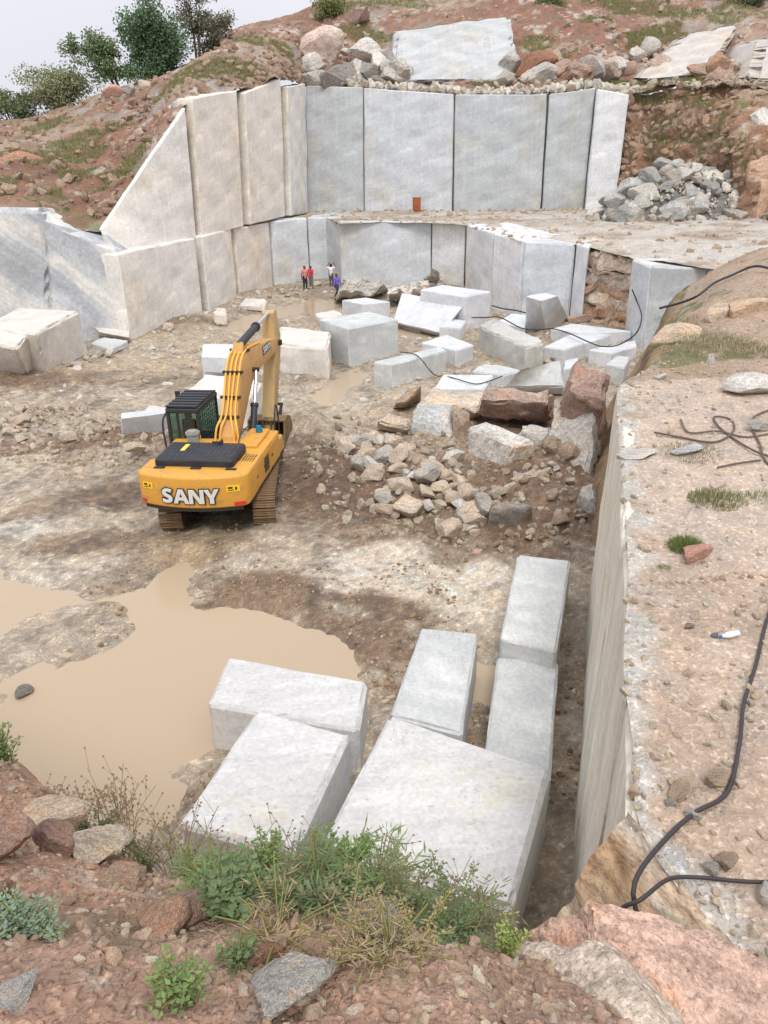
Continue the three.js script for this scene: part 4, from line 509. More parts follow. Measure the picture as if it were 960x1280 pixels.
// broken outcrop pieces round the hillside faces
{ const r = rng(404); for (const [c, w, n, m, where] of [[[-4.82, 17.97, -81], 5.5, 16, [rmat(226, 208, 196), rPale, rGrey], 'left of the broad grey face'], [[-1.53, 16.3, -78.5], 4.5, 10, [rGrey, rDark], 'above the wall corner'], [[15.45, 16.76, -78], 6, 12, [rmat(186, 156, 140), rGrey], 'right of the broad grey face'], [[21.43, 16.98, -78], 6, 12, [rGrey, rmat(200, 180, 164)], 'left of the upper right slab'], [[28.31, 14.94, -70], 3.5, 7, [rmat(196, 168, 150)], 'below the upper right slabs']])
  for (let i = 0; i < n; i++) { const x = c[0] + (r() - 0.5) * w * 2, dz = (r() - 0.5) * w * 0.9, s = 0.8 + 1.8 * r(), o = rock('outcrop_rock', [x, c[1] - dz * 0.45 - s * 0.3 - 0.4, c[2] + dz], [s * 1.5, s, s], r() * 6, m[floor(r() * m.length)], floor(r() * 14), (r() - 0.5) * 0.6); tag(o, (s > 1.9 ? 'big ' : 'small ') + 'broken outcrop rock ' + where, 'rock', 'outcrop rocks ' + where); } }

// ---------- excavator ----------
{
  const paintMap = tex(512, (u, v) => { const d = smooth(-0.05, 0.5, fbp(u, v, 5, 6, 19)), f = fbp(u, v, 40, 3, 29); const sc = smooth(0.5, 0.62, fbp(u * 3, v, 30, 2, 71)); return [0.97 - 0.13 * d + 0.05 * f - 0.14 * sc, 0.95 - 0.06 * d + 0.05 * f - 0.1 * sc, 0.84 + 0.16 * d + 0.08 * f]; });
  const mudMap = tex(512, (u, v) => { const d = fbp(u, v, 7, 6, 9); const k = 0.7 + 0.25 * d; return [k, k * 0.94, k * 0.86]; });
  const yellow = new THREE.MeshPhysicalMaterial({ color: col(222, 166, 78), map: paintMap, roughness: 0.55, clearcoat: 0.1, clearcoatRoughness: 0.5 }), boomPaint = new THREE.MeshPhysicalMaterial({ color: col(208, 164, 112), map: paintMap, roughness: 0.65, clearcoat: 0.04 }), armPaint = std(col(196, 168, 130), { map: paintMap, roughness: 0.75 });
  const black = std(col(46, 48, 54), { roughness: 0.55 }), hoodM = std(col(66, 74, 92), { map: mudMap, roughness: 0.6 }), steel = std(col(172, 158, 138), { map: mudMap, bumpMap: fineBump, bumpScale: 0.01, roughness: 0.8 }), shoeM = std(col(190, 168, 140), { map: mudMap, roughness: 0.85, metalness: 0.15 }), dark = std(col(52, 48, 44), { roughness: 0.9 }), chrome = std(col(214, 216, 220), { roughness: 0.2, metalness: 0.9 }), silver = std(col(214, 214, 210), { roughness: 0.45 }), pipeM = std(col(238, 178, 70), { roughness: 0.5 }), glass = new THREE.MeshPhysicalMaterial({ color: col(206, 226, 220), transmission: 1, thickness: 0, roughness: 0.05 }), bucketM = std(col(176, 152, 118), { map: mudMap, bumpMap: rockBump, bumpScale: 0.02, roughness: 0.85 });
  const ex = base('excavator', [-4.6, 0.1, -20.9], -0.105);
  tag(ex, 'yellow tracked excavator seen from behind, boom raised and bucket tucked in', 'excavator');
  const P = (n, g, m, p = ex) => mesh(n, g, m, p);
  // undercarriage, turned a little against the upper works
  const turn = 0.175;
  const car = P('undercarriage_frame', join(box(-0.95, 0.95, 0.4, 0.72, -0.6, 0.6), box(-1.1, 1.1, 0.45, 0.66, -1.3, -0.8), box(-1.1, 1.1, 0.45, 0.66, 0.8, 1.3), rod([0, 0.6, 0], [0, 0.98, 0], 0.62, 28)), dark); car.rotation.y = turn;
  const shoe = join(box(-0.3, 0.3, 0, 0.035, -0.088, 0.088), box(-0.3, 0.3, 0.03, 0.075, -0.085, -0.055), box(-0.3, 0.3, 0.03, 0.06, -0.01, 0.015), box(-0.3, 0.3, 0.03, 0.06, 0.06, 0.08));
  for (const s of [-1, 1]) {
    const t = P('track', join(box(-0.14, 0.14, 0.3, 0.62, -1.75, 1.75, 0.05), box(-0.2, 0.2, 0.24, 0.34, -1.6, 1.6)), dark); t.rotation.y = turn; t.position.set(1.24 * s * cos(turn), 0, -1.24 * s * sin(turn));
    P('drive_sprocket', rod([-0.1, 0.46, 1.86], [0.1, 0.46, 1.86], 0.37, 22), steel, t); P('idler_wheel', rod([-0.1, 0.46, -1.86], [0.1, 0.46, -1.86], 0.37, 22), steel, t);
    for (let i = 0; i < 7; i++) P('roller', rod([-0.2, 0.18, -1.3 + i * 0.43], [0.2, 0.18, -1.3 + i * 0.43], 0.11, 12), steel, t);
    const L = 1.86, R = 0.4, per = 4 * L + 2 * PI * R, n = 52;
    for (let i = 0; i < n; i++) { let q = i / n * per, y, z, a; if (q < 2 * L) { z = L - q; y = 0.46 + R; a = 0; } else if ((q -= 2 * L) < PI * R) { a = q / R; z = -L - sin(a) * R; y = 0.46 + cos(a) * R; } else if ((q -= PI * R) < 2 * L) { z = -L + q; y = 0.46 - R; a = PI; } else { q -= 2 * L; a = PI + q / R; z = L - sin(a) * R; y = 0.46 + cos(a) * R; } const k = P('track_shoe', shoe, shoeM, t); k.position.set(0, y, z); k.rotation.x = -a; }
  }
  // upper works
  P('deck', box(-1.4, 1.4, 0.9, 1.04, -1.6, 2.2, 0.04), black);
  const cw = (() => { const R = 3.35, sh = new THREE.Shape(), a0 = Math.asin(1.28 / R); sh.moveTo(-1.45, 1.75); sh.lineTo(-1.45, 2.55); sh.quadraticCurveTo(-1.44, 2.72, -1.28, -0.3 + R * cos(a0)); for (let i = 1; i <= 24; i++) { const a = -a0 + 2 * a0 * i / 24; sh.lineTo(R * sin(a), -0.3 + R * cos(a)); } sh.quadraticCurveTo(1.44, 2.72, 1.45, 2.55); sh.lineTo(1.45, 1.75); const g = new THREE.ExtrudeGeometry(sh, { depth: 0.72, bevelEnabled: true, bevelThickness: 0.07, bevelSize: 0.07, bevelOffset: -0.07, bevelSegments: 4, curveSegments: 10 }); g.rotateX(PI / 2); g.translate(0, 1.81, 0); return toCreasedNormals(g.index ? g.toNonIndexed() : g, 0.5); })();
  const cwm = P('counterweight', cw, yellow);
  const arcZ = (x, o = 0) => -0.3 + sqrt(3.35 * 3.35 - x * x) + o;
  { const g = []; for (let i = 0; i < 14; i++) { const x = -1.3 + 2.6 * (i + 0.5) / 14, b = box(-0.096, 0.096, 0, 0.09, -0.5, 0); b.rotateY(Math.asin(x / 3.35)); b.translate(x, 0.93, arcZ(x, -0.05)); g.push(b); } P('lower_skirt', join(g), dark, cwm); }
  const font = await new FontLoader().loadAsync('fonts/droid/droid_sans_bold.typeface.json');
  const word = 'SANY', step = [-0.57, -0.2, 0.2, 0.58];
  [...word].forEach((ch, i) => {
    for (const [m, bs, d, o] of [[black, 0.035, 0.012, 0.0], [silver, 0.008, 0.02, 0.014]]) { const g = new TextGeometry(ch, { font, size: 0.37, depth: d, curveSegments: 6, bevelEnabled: true, bevelSize: bs, bevelThickness: 0.004, bevelSegments: 1 }); g.computeBoundingBox(); const b = g.boundingBox; g.translate(-(b.min.x + b.max.x) / 2, -(b.min.y + b.max.y) / 2, 0); g.scale(1.18, 1, 1); const l = P('letter', g, m, cwm), x = step[i]; l.position.set(x, 1.38, arcZ(x, o + 0.005 + 0.02)); l.rotation.y = Math.asin(x / 3.35); }
  });
  for (const [x, y, w, h, m, n] of [[-1.12, 1.58, 0.3, 0.17, std(col(246, 206, 40)), 'warning_sticker'], [1.1, 1.55, 0.34, 0.17, std(col(246, 206, 40)), 'warning_sticker'], [-1.3, 1.14, 0.16, 0.09, std(col(206, 52, 44)), 'reflector'], [1.24, 1.12, 0.3, 0.1, std(col(206, 52, 44)), 'reflector']]) { const k = P(n, box(-w / 2, w / 2, -h / 2, h / 2, 0, 0.01), m, cwm); k.position.set(x, y, arcZ(x, 0.006 - (abs(x) > 1.2 ? 0.03 * (abs(x) - 1.1) : 0))); k.rotation.y = Math.asin(x / 3.35) + (abs(x) > 1.25 ? 0.25 * Math.sign(x) : 0); if (n === 'warning_sticker') P('printed_mark', join(box(-w * 0.38, -w * 0.02, 0, h * 0.3, 0.01, 0.014), box(w * 0.15, w * 0.3, -h * 0.25, h * 0.25, 0.01, 0.014), box(-w * 0.38, w * 0.05, -h * 0.3, -h * 0.15, 0.01, 0.014)), black, k); }
  for (const x of [-0.95, 0.02, 0.95]) P('lifting_slot', box(x - 0.14, x + 0.14, 1.875, 1.9, 2.35, 2.47), dark, cwm);
  const side = P('engine_housing', join(box(-1.4, 1.42, 1.0, 1.84, -0.1, 2.0, 0.06), box(0.58, 1.42, 1.0, 1.82, -1.0, 0.2, 0.06), box(0.6, 1.38, 1.0, 1.5, -1.6, -0.9, 0.06), box(0.62, 1.2, 1.8, 1.93, -0.8, 0.7, 0.04)), yellow);
  for (const [z0, z1] of [[1.15, 1.9], [0.3, 1.08], [-0.85, 0.2]]) { const d = P('side_door', box(1.42, 1.438, 1.1, 1.74, z0, z1, 0.008), yellow, side); P('handle', box(1.44, 1.455, 1.4, 1.46, z1 - 0.2, z1 - 0.08), black, d); }
  P('vent_grille', join([...Array(9)].map((_, i) => box(1.436, 1.45, 1.2 + i * 0.05, 1.225 + i * 0.05, 0.45, 0.95))), dark, side);
  P('perforated_panel', join([...Array(6)].flatMap((_, i) => [...Array(5)].map((_, j) => box(1.02 + j * 0.07, 1.06 + j * 0.07, 1.838, 1.848, 1.2 + i * 0.12, 1.26 + i * 0.12)))), dark, side);
  const hood = P('engine_hood', box(-1.12, 0.98, 1.8, 2.1, 0.95, 2.3, 0.09), hoodM);
  for (let i = 0; i < 15; i++) { const x = -0.98 + i * 0.13; for (const [z0, z1] of [[1.1, 1.55], [1.66, 2.12]]) if (abs(i - 7) > 1) P('hood_slot', box(x, x + 0.07, 2.092, 2.106, z0, z1), black, hood); }
  P('hood_sticker', box(-0.62, -0.5, 2.1, 2.108, 1.2, 1.7), std(col(220, 208, 90)), hood); P('hood_latch', join(box(0.3, 0.36, 2.1, 2.2, 1.0, 1.2), box(0.1, 0.36, 2.14, 2.18, 1.12, 1.18)), black, hood);
  P('exhaust_cleaner', join(rod([-0.62, 1.8, 0.62], [-0.62, 2.2, 0.62], 0.17, 18), rod([-0.62, 2.2, 0.62], [-0.62, 2.26, 0.62], 0.2, 18), rod([-0.62, 2.26, 0.62], [-0.62, 2.3, 0.62], 0.15, 18)), std(col(150, 150, 146), { roughness: 0.6 }));
  P('fuel_cap', join(rod([0.98, 1.93, -0.45], [0.98, 2.06, -0.45], 0.1, 16), rod([0.98, 2.05, -0.45], [0.98, 2.12, -0.45], 0.07, 16)), std(col(40, 122, 160)));
  P('front_rail', tubeGeo([[1.3, 1.5, -1.55], [1.3, 2.35, -1.45], [1.3, 2.5, -1.3], [1.3, 2.35, -1.15], [1.3, 1.8, -0.95]], 0.022, 24), black); P('front_rail', tubeGeo([[0.72, 1.5, -1.55], [0.72, 1.95, -1.5], [0.75, 2.0, -1.3], [0.75, 1.9, -0.9]], 0.02, 20), black);
  P('deck_rail', tubeGeo([[0.66, 1.93, 0.6], [0.66, 2.06, 0.5], [0.66, 2.06, -0.6], [0.66, 1.93, -0.7]], 0.018, 24), black);
  // cab
  const X0 = -1.55, X1 = -0.6, Z0 = -1.75, Z1 = 0.05, cab = P('cab', join(box(X0, X1, 1.0, 1.5, Z0, Z1, 0.05), box(X0, X0 + 0.09, 1.4, 2.66, Z1 - 0.1, Z1, 0.02), box(X1 - 0.09, X1, 1.4, 2.66, Z1 - 0.1, Z1, 0.02), box(X0, X0 + 0.07, 1.4, 2.66, Z0, Z0 + 0.08, 0.02), box(X1 - 0.07, X1, 1.4, 2.66, Z0, Z0 + 0.08, 0.02), box(X0, X0 + 0.07, 1.4, 2.66, -0.75, -0.66, 0.02), box(X0, X1, 1.48, 1.66, Z1 - 0.07, Z1, 0.02), box(X0 + 0.02, X1 - 0.02, 1.44, 1.5, Z0, Z1)), black);
  const roof = P('cab_roof', box(X0 - 0.01, X1 + 0.01, 2.6, 2.76, Z0 - 0.04, Z1 + 0.02, 0.06), black, cab);
  P('rear_window', box(X0 + 0.09, X1 - 0.09, 1.66, 2.6, Z1 - 0.045, Z1 - 0.035), glass, cab); P('side_window', box(X0 + 0.03, X0 + 0.04, 1.5, 2.6, Z0 + 0.08, Z1 - 0.1), glass, cab); P('side_window', box(X1 - 0.045, X1 - 0.035, 1.5, 2.6, Z0 + 0.08, Z1 - 0.1), glass, cab); P('front_window', box(X0 + 0.07, X1 - 0.07, 1.5, 2.6, Z0 + 0.03, Z0 + 0.04), glass, cab);
  P('window_guard', join([...Array(9)].map((_, i) => box(X1 - 0.028, X1 - 0.012, 1.5, 2.6, Z0 + 0.15 + i * 0.18, Z0 + 0.165 + i * 0.18)), [...Array(9)].map((_, i) => box(X1 - 0.026, X1 - 0.014, 1.56 + i * 0.125, 1.572 + i * 0.125, Z0 + 0.1, Z1 - 0.1))), black, cab);
  P('seat', join(box(-1.3, -0.85, 1.5, 1.72, -0.9, -0.4, 0.06), box(-1.28, -0.87, 1.7, 2.3, -0.5, -0.34, 0.06), box(-1.18, -0.97, 2.3, 2.48, -0.48, -0.38, 0.04)), dark, cab);
  P('hazard_tape', box(X1 - 0.02, X1 - 0.004, 1.72, 1.98, Z1 + 0.001, Z1 + 0.006), std(col(236, 200, 40)), cab);
  for (let i = 0; i < 7; i++) P('guard_slat', box(X0 + 0.03, X1 - 0.03, 2.8, 2.83, Z0 + 0.12 + i * 0.26, Z0 + 0.27 + i * 0.26), black, roof);
  for (const x of [X0 + 0.03, X1 - 0.08]) P('guard_rail', box(x, x + 0.05, 2.755, 2.802, Z0, Z1 - 0.02), black, roof);
  P('cab_rail', tubeGeo([[X0 - 0.02, 1.1, Z1 + 0.06], [X0 - 0.1, 1.8, Z1 + 0.06], [X0 - 0.1, 2.4, Z1 + 0.02], [X0 - 0.02, 2.6, Z1 - 0.1]], 0.028, 24), black, cab);
  P('mirror', join(rod([X0, 2.6, -1.5], [X0 - 0.18, 2.66, -1.5], 0.012), box(X0 - 0.26, X0 - 0.1, 2.56, 2.82, -1.52, -1.48, 0.015)), black, cab);
  // boom, arm, bucket in the side plane: points are [forward, height]
  const BX = 0.2, prof = (pts, w, bev = 0.03) => { const g = new THREE.ExtrudeGeometry(new THREE.Shape(pts.map(p => new THREE.Vector2(...p))), { depth: w - 2 * bev, bevelEnabled: true, bevelThickness: bev, bevelSize: bev, bevelOffset: -bev, bevelSegments: 2 }); g.translate(0, 0, -w / 2 + bev); g.rotateY(PI / 2); g.translate(BX, 0, 0); return toCreasedNormals(g.index ? g.toNonIndexed() : g, 0.4); };
  const at = (s, h, x = BX) => [x, h, -s];
  const boom = P('boom', prof([[0.0, 1.6], [-0.16, 1.75], [-0.12, 1.95], [1.05, 3.55], [1.5, 3.88], [2.1, 3.95], [3.6, 3.82], [5.85, 3.56], [6.08, 3.4], [6.0, 3.18], [5.75, 3.12], [3.6, 3.12], [2.55, 3.08], [2.1, 2.9], [0.35, 1.7]], 0.46), boomPaint);
  P('brand_plate', join(box(BX + 0.232, BX + 0.24, 3.42, 3.7, -4.6, -3.6)), black, boom).rotation.set(0.0, 0, 0);
  { const g = new TextGeometry(word, { font, size: 0.2, depth: 0.01, curveSegments: 4 }); g.scale(1.25, 1, 1); g.rotateY(PI / 2); g.translate(BX + 0.242, 3.47, -3.66); P('lettering', g, silver, boom); }
  for (let i = 0; i < 4; i++) { const x = BX - 0.2 + i * 0.13; P('hydraulic_pipe', tubeGeo([at(-0.2, 1.7, i < 2 ? x - 0.16 : x + 0.16), at(-0.08, 2.2, i < 2 ? x - 0.1 : x + 0.1), at(0.2, 2.5, x), at(0.95, 3.5, x), at(1.35, 3.86, x), at(1.9, 4.0, x), at(2.6 + 0.3 * i, 3.97 - 0.03 * i, x)], 0.032, 40), pipeM, boom); }
  for (const [s, h] of [[0.55, 2.86], [1.0, 3.48], [1.9, 3.92], [0.2, 2.38]]) P('pipe_clamp', box(BX - 0.3, BX + 0.3, h + 0.03, h + 0.1, -s - 0.05, -s + 0.05), black, boom);
  const arm = P('arm', prof([[5.5, 4.42], [5.75, 4.5], [5.98, 4.4], [6.3, 3.5], [6.22, 3.1], [4.72, 0.55], [4.5, 0.45], [4.3, 0.6], [5.45, 3.3]], 0.42), armPaint);
  P('pivot_pin', rod(at(5.88, 3.36, BX - 0.33), at(5.88, 3.36, BX + 0.33), 0.1, 16), dark, arm);
  const cyl = (n, a, b, r, split, parent) => { const A = V3(a), B = V3(b), M = A.clone().lerp(B, split), c = P(n, join(rod(a, M.toArray(), r, 16), rod(M.clone().lerp(A, 0.06).toArray(), M.toArray(), r * 1.25, 16)), black, parent); P('piston_rod', rod(M.toArray(), b, r * 0.55, 14), chrome, c); return c; };
  for (const s of [-1, 1]) { cyl('boom_cylinder', at(0.75, 1.2, BX + s * 0.42), at(2.3, 3.3, BX + s * 0.34), 0.1, 0.58, ex); }
  P('cylinder_pin', rod(at(2.3, 3.3, BX - 0.42), at(2.3, 3.3, BX + 0.42), 0.07, 14), dark, boom);
  cyl('arm_cylinder', at(1.8, 4.12), at(5.68, 4.42), 0.12, 0.55, boom); P('cylinder_lug', prof([[1.6, 3.88], [1.8, 4.24], [2.0, 3.9]], 0.3, 0.01), boomPaint, boom);
  cyl('bucket_cylinder', at(6.28, 3.75), at(5.55, 1.25), 0.09, 0.6, arm);
  P('bucket_link', join(rod(at(5.55, 1.25, BX - 0.26), at(4.98, 0.95, BX - 0.26), 0.05), rod(at(5.55, 1.25, BX + 0.26), at(4.98, 0.95, BX + 0.26), 0.05), rod(at(5.55, 1.25, BX + 0.24), at(4.85, 0.3, BX + 0.24), 0.05), rod(at(5.55, 1.25, BX - 0.24), at(4.85, 0.3, BX - 0.24), 0.05), rod(at(5.55, 1.25, BX - 0.3), at(5.55, 1.25, BX + 0.3), 0.05)), dark, arm);
  { // bucket: mouth towards the machine
    const out = [[4.25, 1.05], [4.7, 1.12], [5.1, 0.98], [5.36, 0.62], [5.36, 0.22], [5.1, -0.08], [4.6, -0.16], [3.95, -0.14]], inn = out.map(([s, h]) => { const dx = s - 4.55, dy = h - 0.45, l = hypot(dx, dy); return [s - dx / l * 0.06, h - dy / l * 0.06]; });
    const W = 1.25, shell = prof([...out, ...inn.reverse()], W, 0.008), cheek = (x) => { const sh = new THREE.Shape([[4.2, 1.06], ...out.slice(1, 7), [3.92, -0.16], [3.98, 0.3]].map(p => new THREE.Vector2(...p))), g = new THREE.ExtrudeGeometry(sh, { depth: 0.04, bevelEnabled: false }); g.rotateY(PI / 2); g.translate(BX + x - 0.02, 0, 0); return g; };
    const b = P('bucket', join(shell, cheek(-W / 2), cheek(W / 2)), bucketM);
    for (let i = 0; i < 5; i++) { const x = BX - 0.52 + i * 0.26, t = rod(at(3.98, -0.12, x), at(3.72, -0.1, x), 0.07, 6, 0.025); P('tooth', t, steel, b); }
    for (const x of [-0.14, 0.14]) P('bucket_ear', prof([[4.2, 1.0], [4.5, 0.98], [4.95, 1.05], [4.9, 0.4], [4.4, 0.45]], 0.05, 0.006).translate(x, 0, 0), bucketM, b);
  }
}
// ---------- people near the back wall ----------
function person(label, p, turn, o) {
  const J = o.joints, sk = std(col(112, 78, 58), { roughness: 0.8 }), sm = (a, b, k) => { const h = clamp(0.5 + 0.5 * (b - a) / k); return lerp(b, a, h) - k * h * (1 - h); };
  const cap = (x, y, z, [a, b, r0, r1]) => { const ex = b[0] - a[0], ey = b[1] - a[1], ez = b[2] - a[2], t = clamp(((x - a[0]) * ex + (y - a[1]) * ey + (z - a[2]) * ez) / (ex * ex + ey * ey + ez * ez + 1e-9)); return hypot(x - a[0] - ex * t, y - a[1] - ey * t, z - a[2] - ez * t) - lerp(r0, r1, t); };
  const march = (bones, k) => { const N = 64, H = 0.95, mc = new MarchingCubes(N, sk, false, false, 60000); mc.isolation = 0; for (let i = 0; i < N; i++) for (let j = 0; j < N; j++) for (let q = 0; q < N; q++) { const x = (q - N / 2) / (N / 2) * H, y = (j - N / 2) / (N / 2) * H + 0.9, z = (i - N / 2) / (N / 2) * H; let d = 1; for (const b of bones) d = sm(d, cap(x, y, z, b), k); mc.field[q + j * N + i * N * N] = -d; } mc.update(); const n = mc.count, g = new THREE.BufferGeometry(); g.setAttribute('position', new THREE.BufferAttribute(mc.positionArray.slice(0, n * 3), 3)); g.setAttribute('normal', new THREE.BufferAttribute(mc.normalArray.slice(0, n * 3), 3)); g.scale(H, H, H); g.translate(0, 0.9, 0); g.setAttribute('uv', new THREE.BufferAttribute(new Float32Array(n * 2), 2)); return g; };
  const { hip, chest, neck, head, sh, el, ha, kn, an } = J, legs = [], arms = [], feet = [];
  for (const s of [0, 1]) { const hx = (s ? 1 : -1) * 0.09; legs.push([[hip[0] + hx, hip[1] - 0.03, hip[2]], kn[s], 0.085, 0.058], [kn[s], an[s], 0.056, 0.04]); feet.push([an[s], [an[s][0], 0.035, an[s][2] + 0.15], 0.042, 0.034]); arms.push([sh[s], el[s], 0.052, 0.042], [el[s], ha[s], 0.04, 0.03]); }
  const torso = [[hip, chest, 0.125, 0.135], [[chest[0] - 0.1, chest[1] + 0.05, chest[2]], [chest[0] + 0.1, chest[1] + 0.05, chest[2]], 0.1, 0.1], [sh[0], sh[1], 0.07, 0.07]];
  const body = march([...torso, [chest, neck, 0.07, 0.05], [neck, head, 0.055, 0.09], [head, [head[0], head[1] + 0.05, head[2]], 0.088, 0.085], ...legs, ...feet, ...arms], 0.03);
  const extra = [new THREE.SphereGeometry(0.018, 8, 6).translate(head[0], head[1] - 0.01, head[2] + 0.098), new THREE.SphereGeometry(0.022, 8, 6).scale(0.5, 1.2, 0.8).translate(head[0] - 0.093, head[1], head[2]), new THREE.SphereGeometry(0.022, 8, 6).scale(0.5, 1.2, 0.8).translate(head[0] + 0.093, head[1], head[2]), box(head[0] - 0.025, head[0] + 0.025, head[1] - 0.055, head[1] - 0.045, head[2] + 0.075, head[2] + 0.092)];
  for (const s of [0, 1]) { const d = V3(ha[s]).sub(V3(el[s])).normalize(), e = V(s ? -1 : 1, 0, 0.4).normalize(), pm = V3(ha[s]).addScaledVector(d, 0.06); extra.push(rod(ha[s], pm.toArray(), 0.032, 8, 0.036)); for (let f = 0; f < 4; f++) { const a = pm.clone().addScaledVector(e, (f - 1.5) * 0.019), b = a.clone().addScaledVector(d, 0.06 + 0.01 * (f % 3)).addScaledVector(V(0, 0, 1), 0.015); extra.push(rod(a.toArray(), b.toArray(), 0.0095, 6)); } const a = V3(ha[s]).addScaledVector(e, 0.035); extra.push(rod(a.toArray(), a.clone().addScaledVector(d, 0.05).addScaledVector(e, 0.03).toArray(), 0.0105, 6)); }
  const g = base('person', p, turn); tag(g, label, 'person', 'people by the back wall');
  mesh('body', join(body, ...extra), sk, g); mesh('shirt', march([...torso.map(([a, b, c, d]) => [a, b, c + 0.018, d + 0.018]), ...[0, 1].map(s => [sh[s], o.longSleeve ? ha[s] : V3(sh[s]).lerp(V3(el[s]), 0.75).toArray(), 0.068, 0.055])], 0.03), std(o.shirt), g);
  mesh('trousers', march([[[hip[0] - 0.06, hip[1] + 0.03, hip[2]], [hip[0] + 0.06, hip[1] + 0.03, hip[2]], 0.13, 0.13], ...legs.map(([a, b, c, d]) => [a, b, c + 0.016, d + 0.02])], 0.03), std(o.trousers), g);
  mesh('hair', march([[[head[0], head[1] + 0.055, head[2] - 0.012], [head[0], head[1] + 0.02, head[2] - 0.035], 0.095, 0.085]], 0.02), std(col(28, 24, 22)), g);
  mesh('eyes', join(...[-1, 1].map(s => new THREE.SphereGeometry(0.011, 8, 6).translate(head[0] + s * 0.034, head[1] + 0.02, head[2] + 0.084))), std(col(30, 26, 24)), g);
}
const stand = (o = {}) => ({ hip: [0, 0.9, 0], chest: [0, 1.25, 0.0], neck: [0, 1.46, 0.0], head: [0, 1.57, 0.015], sh: [[-0.18, 1.38, 0], [0.18, 1.38, 0]], el: [[-0.27, 1.1, -0.02], [0.27, 1.1, -0.02]], ha: [[-0.28, 0.86, 0.06], [0.28, 0.86, 0.06]], kn: [[-0.1, 0.48, 0.03], [0.1, 0.48, 0.03]], an: [[-0.11, 0.08, -0.02], [0.11, 0.08, -0.02]], ...o });
const onFloor = p => [p[0], fh(p[0], p[2]), p[2]];
person('person in a striped pink shirt and dark shorts, leftmost of four', onFloor([-5.67, 0.2, -59.84]), 0.5, { joints: stand(), shirt: col(214, 130, 128), trousers: col(40, 40, 46) });
person('person in a bright red shirt beside the pink one', onFloor([-5.33, 0.2, -61.21]), -0.6, { joints: stand({ el: [[-0.3, 1.12, 0.05], [0.3, 1.15, 0.1]], ha: [[-0.2, 1.0, 0.22], [0.34, 1.05, 0.3]] }), shirt: col(214, 52, 66), trousers: col(120, 116, 118) });
person('person in a white shirt with raised arms near the wall', onFloor([-3.9, 0.2, -63.38]), 2.8, { joints: stand({ el: [[-0.36, 1.52, 0.05], [0.36, 1.5, 0.05]], ha: [[-0.22, 1.7, 0.12], [0.24, 1.68, 0.12]] }), shirt: col(226, 222, 224), trousers: col(90, 84, 90) });
person('person in a long purple shirt walking past the wall end', onFloor([-3.16, 0.2, -57.32]), 0.9, { joints: stand({ kn: [[-0.1, 0.48, 0.16], [0.1, 0.48, -0.05]], an: [[-0.11, 0.08, 0.22], [0.11, 0.1, -0.28]], el: [[-0.26, 1.1, -0.1], [0.27, 1.1, 0.12]], ha: [[-0.27, 0.88, -0.02], [0.26, 0.92, 0.26]] }), shirt: col(112, 100, 190), trousers: col(64, 60, 78), longSleeve: true });

// ---------- foreground boulders on the near bank ----------
function surf(P, u0, u1, v0, v1, n = 90) { const pts = []; for (let j = 0; j <= n; j++) for (let i = 0; i <= n; i++) pts.push(P.at(lerp(u0, u1, i / n), lerp(v0, v1, j / n)).p); return (x, z) => { let b = 1e9, y = 0; for (const p of pts) { const d = (p.x - x) ** 2 + (p.z - z) ** 2; if (d < b) { b = d; y = p.y; } } return y; }; }
const bankY = surf(bank, 0.1, 0.95, 0.05, 0.6, 110), benchY = surf(rightBench, 0, 0.75, 0, 1, 120);
const onBank = p => [p[0], bankY(p[0], p[2]), p[2]], onBench = p => [p[0], benchY(p[0], p[2]), p[2]];
function fitRock(label, m, seed, c, dim, turn, tilt = 0) { // one large plane-cut boulder of given size about a centre
  const g = rockGeo(seed, 34, 15, 0.06, 1, 0.5, 0.5, 0.3), p = g.attributes.position; for (let i = 0; i < p.count; i++) { const x = p.getX(i), y = p.getY(i), z = p.getZ(i), k = 1 + 0.05 * fbm(x * 7 + seed, y * 7, z * 7, 4) + 0.06 * (0.3 - abs(fbm(x * 3, y * 9, z * 3 + seed, 3))); p.setXYZ(i, x * k, y * k, z * k); }
  g.computeBoundingBox(); const b = g.boundingBox, s = b.getSize(V()); g.translate(...b.getCenter(V()).negate().toArray()); g.scale(dim[0] / s.x, dim[1] / s.y, dim[2] / s.z); g.rotateZ(tilt); g.rotateY(turn); const gg = toCreasedNormals(g, 0.5); boxUV(gg, 0.9, seed * 0.3, 0.2); const o = mesh('boulder', gg, m); o.position.set(...c); recentre2(o); return tag(o, label, 'boulder'); }
function recentre2(o) { o.geometry.computeBoundingBox(); const y = o.geometry.boundingBox.min.y; o.geometry.translate(0, -y, 0); o.position.y += y; }
fitRock('big beige boulder at the bottom edge of the picture', rmat(228, 210, 190), 71, [0.5, 6.77, -1.3], [1.05, 0.72, 0.66], -0.1, -0.1);
fitRock('pink ridge of rock at the bottom right corner', rmat(228, 192, 172), 74, [1.0, 6.3, -1.5], [1.7, 0.9, 0.6], -0.58, -0.14);
fitRock('pinkish stone left of the big beige boulder', rmat(218, 194, 180), 77, [0.0, 7.22, -1.06], [0.2, 0.17, 0.16], 0.2);
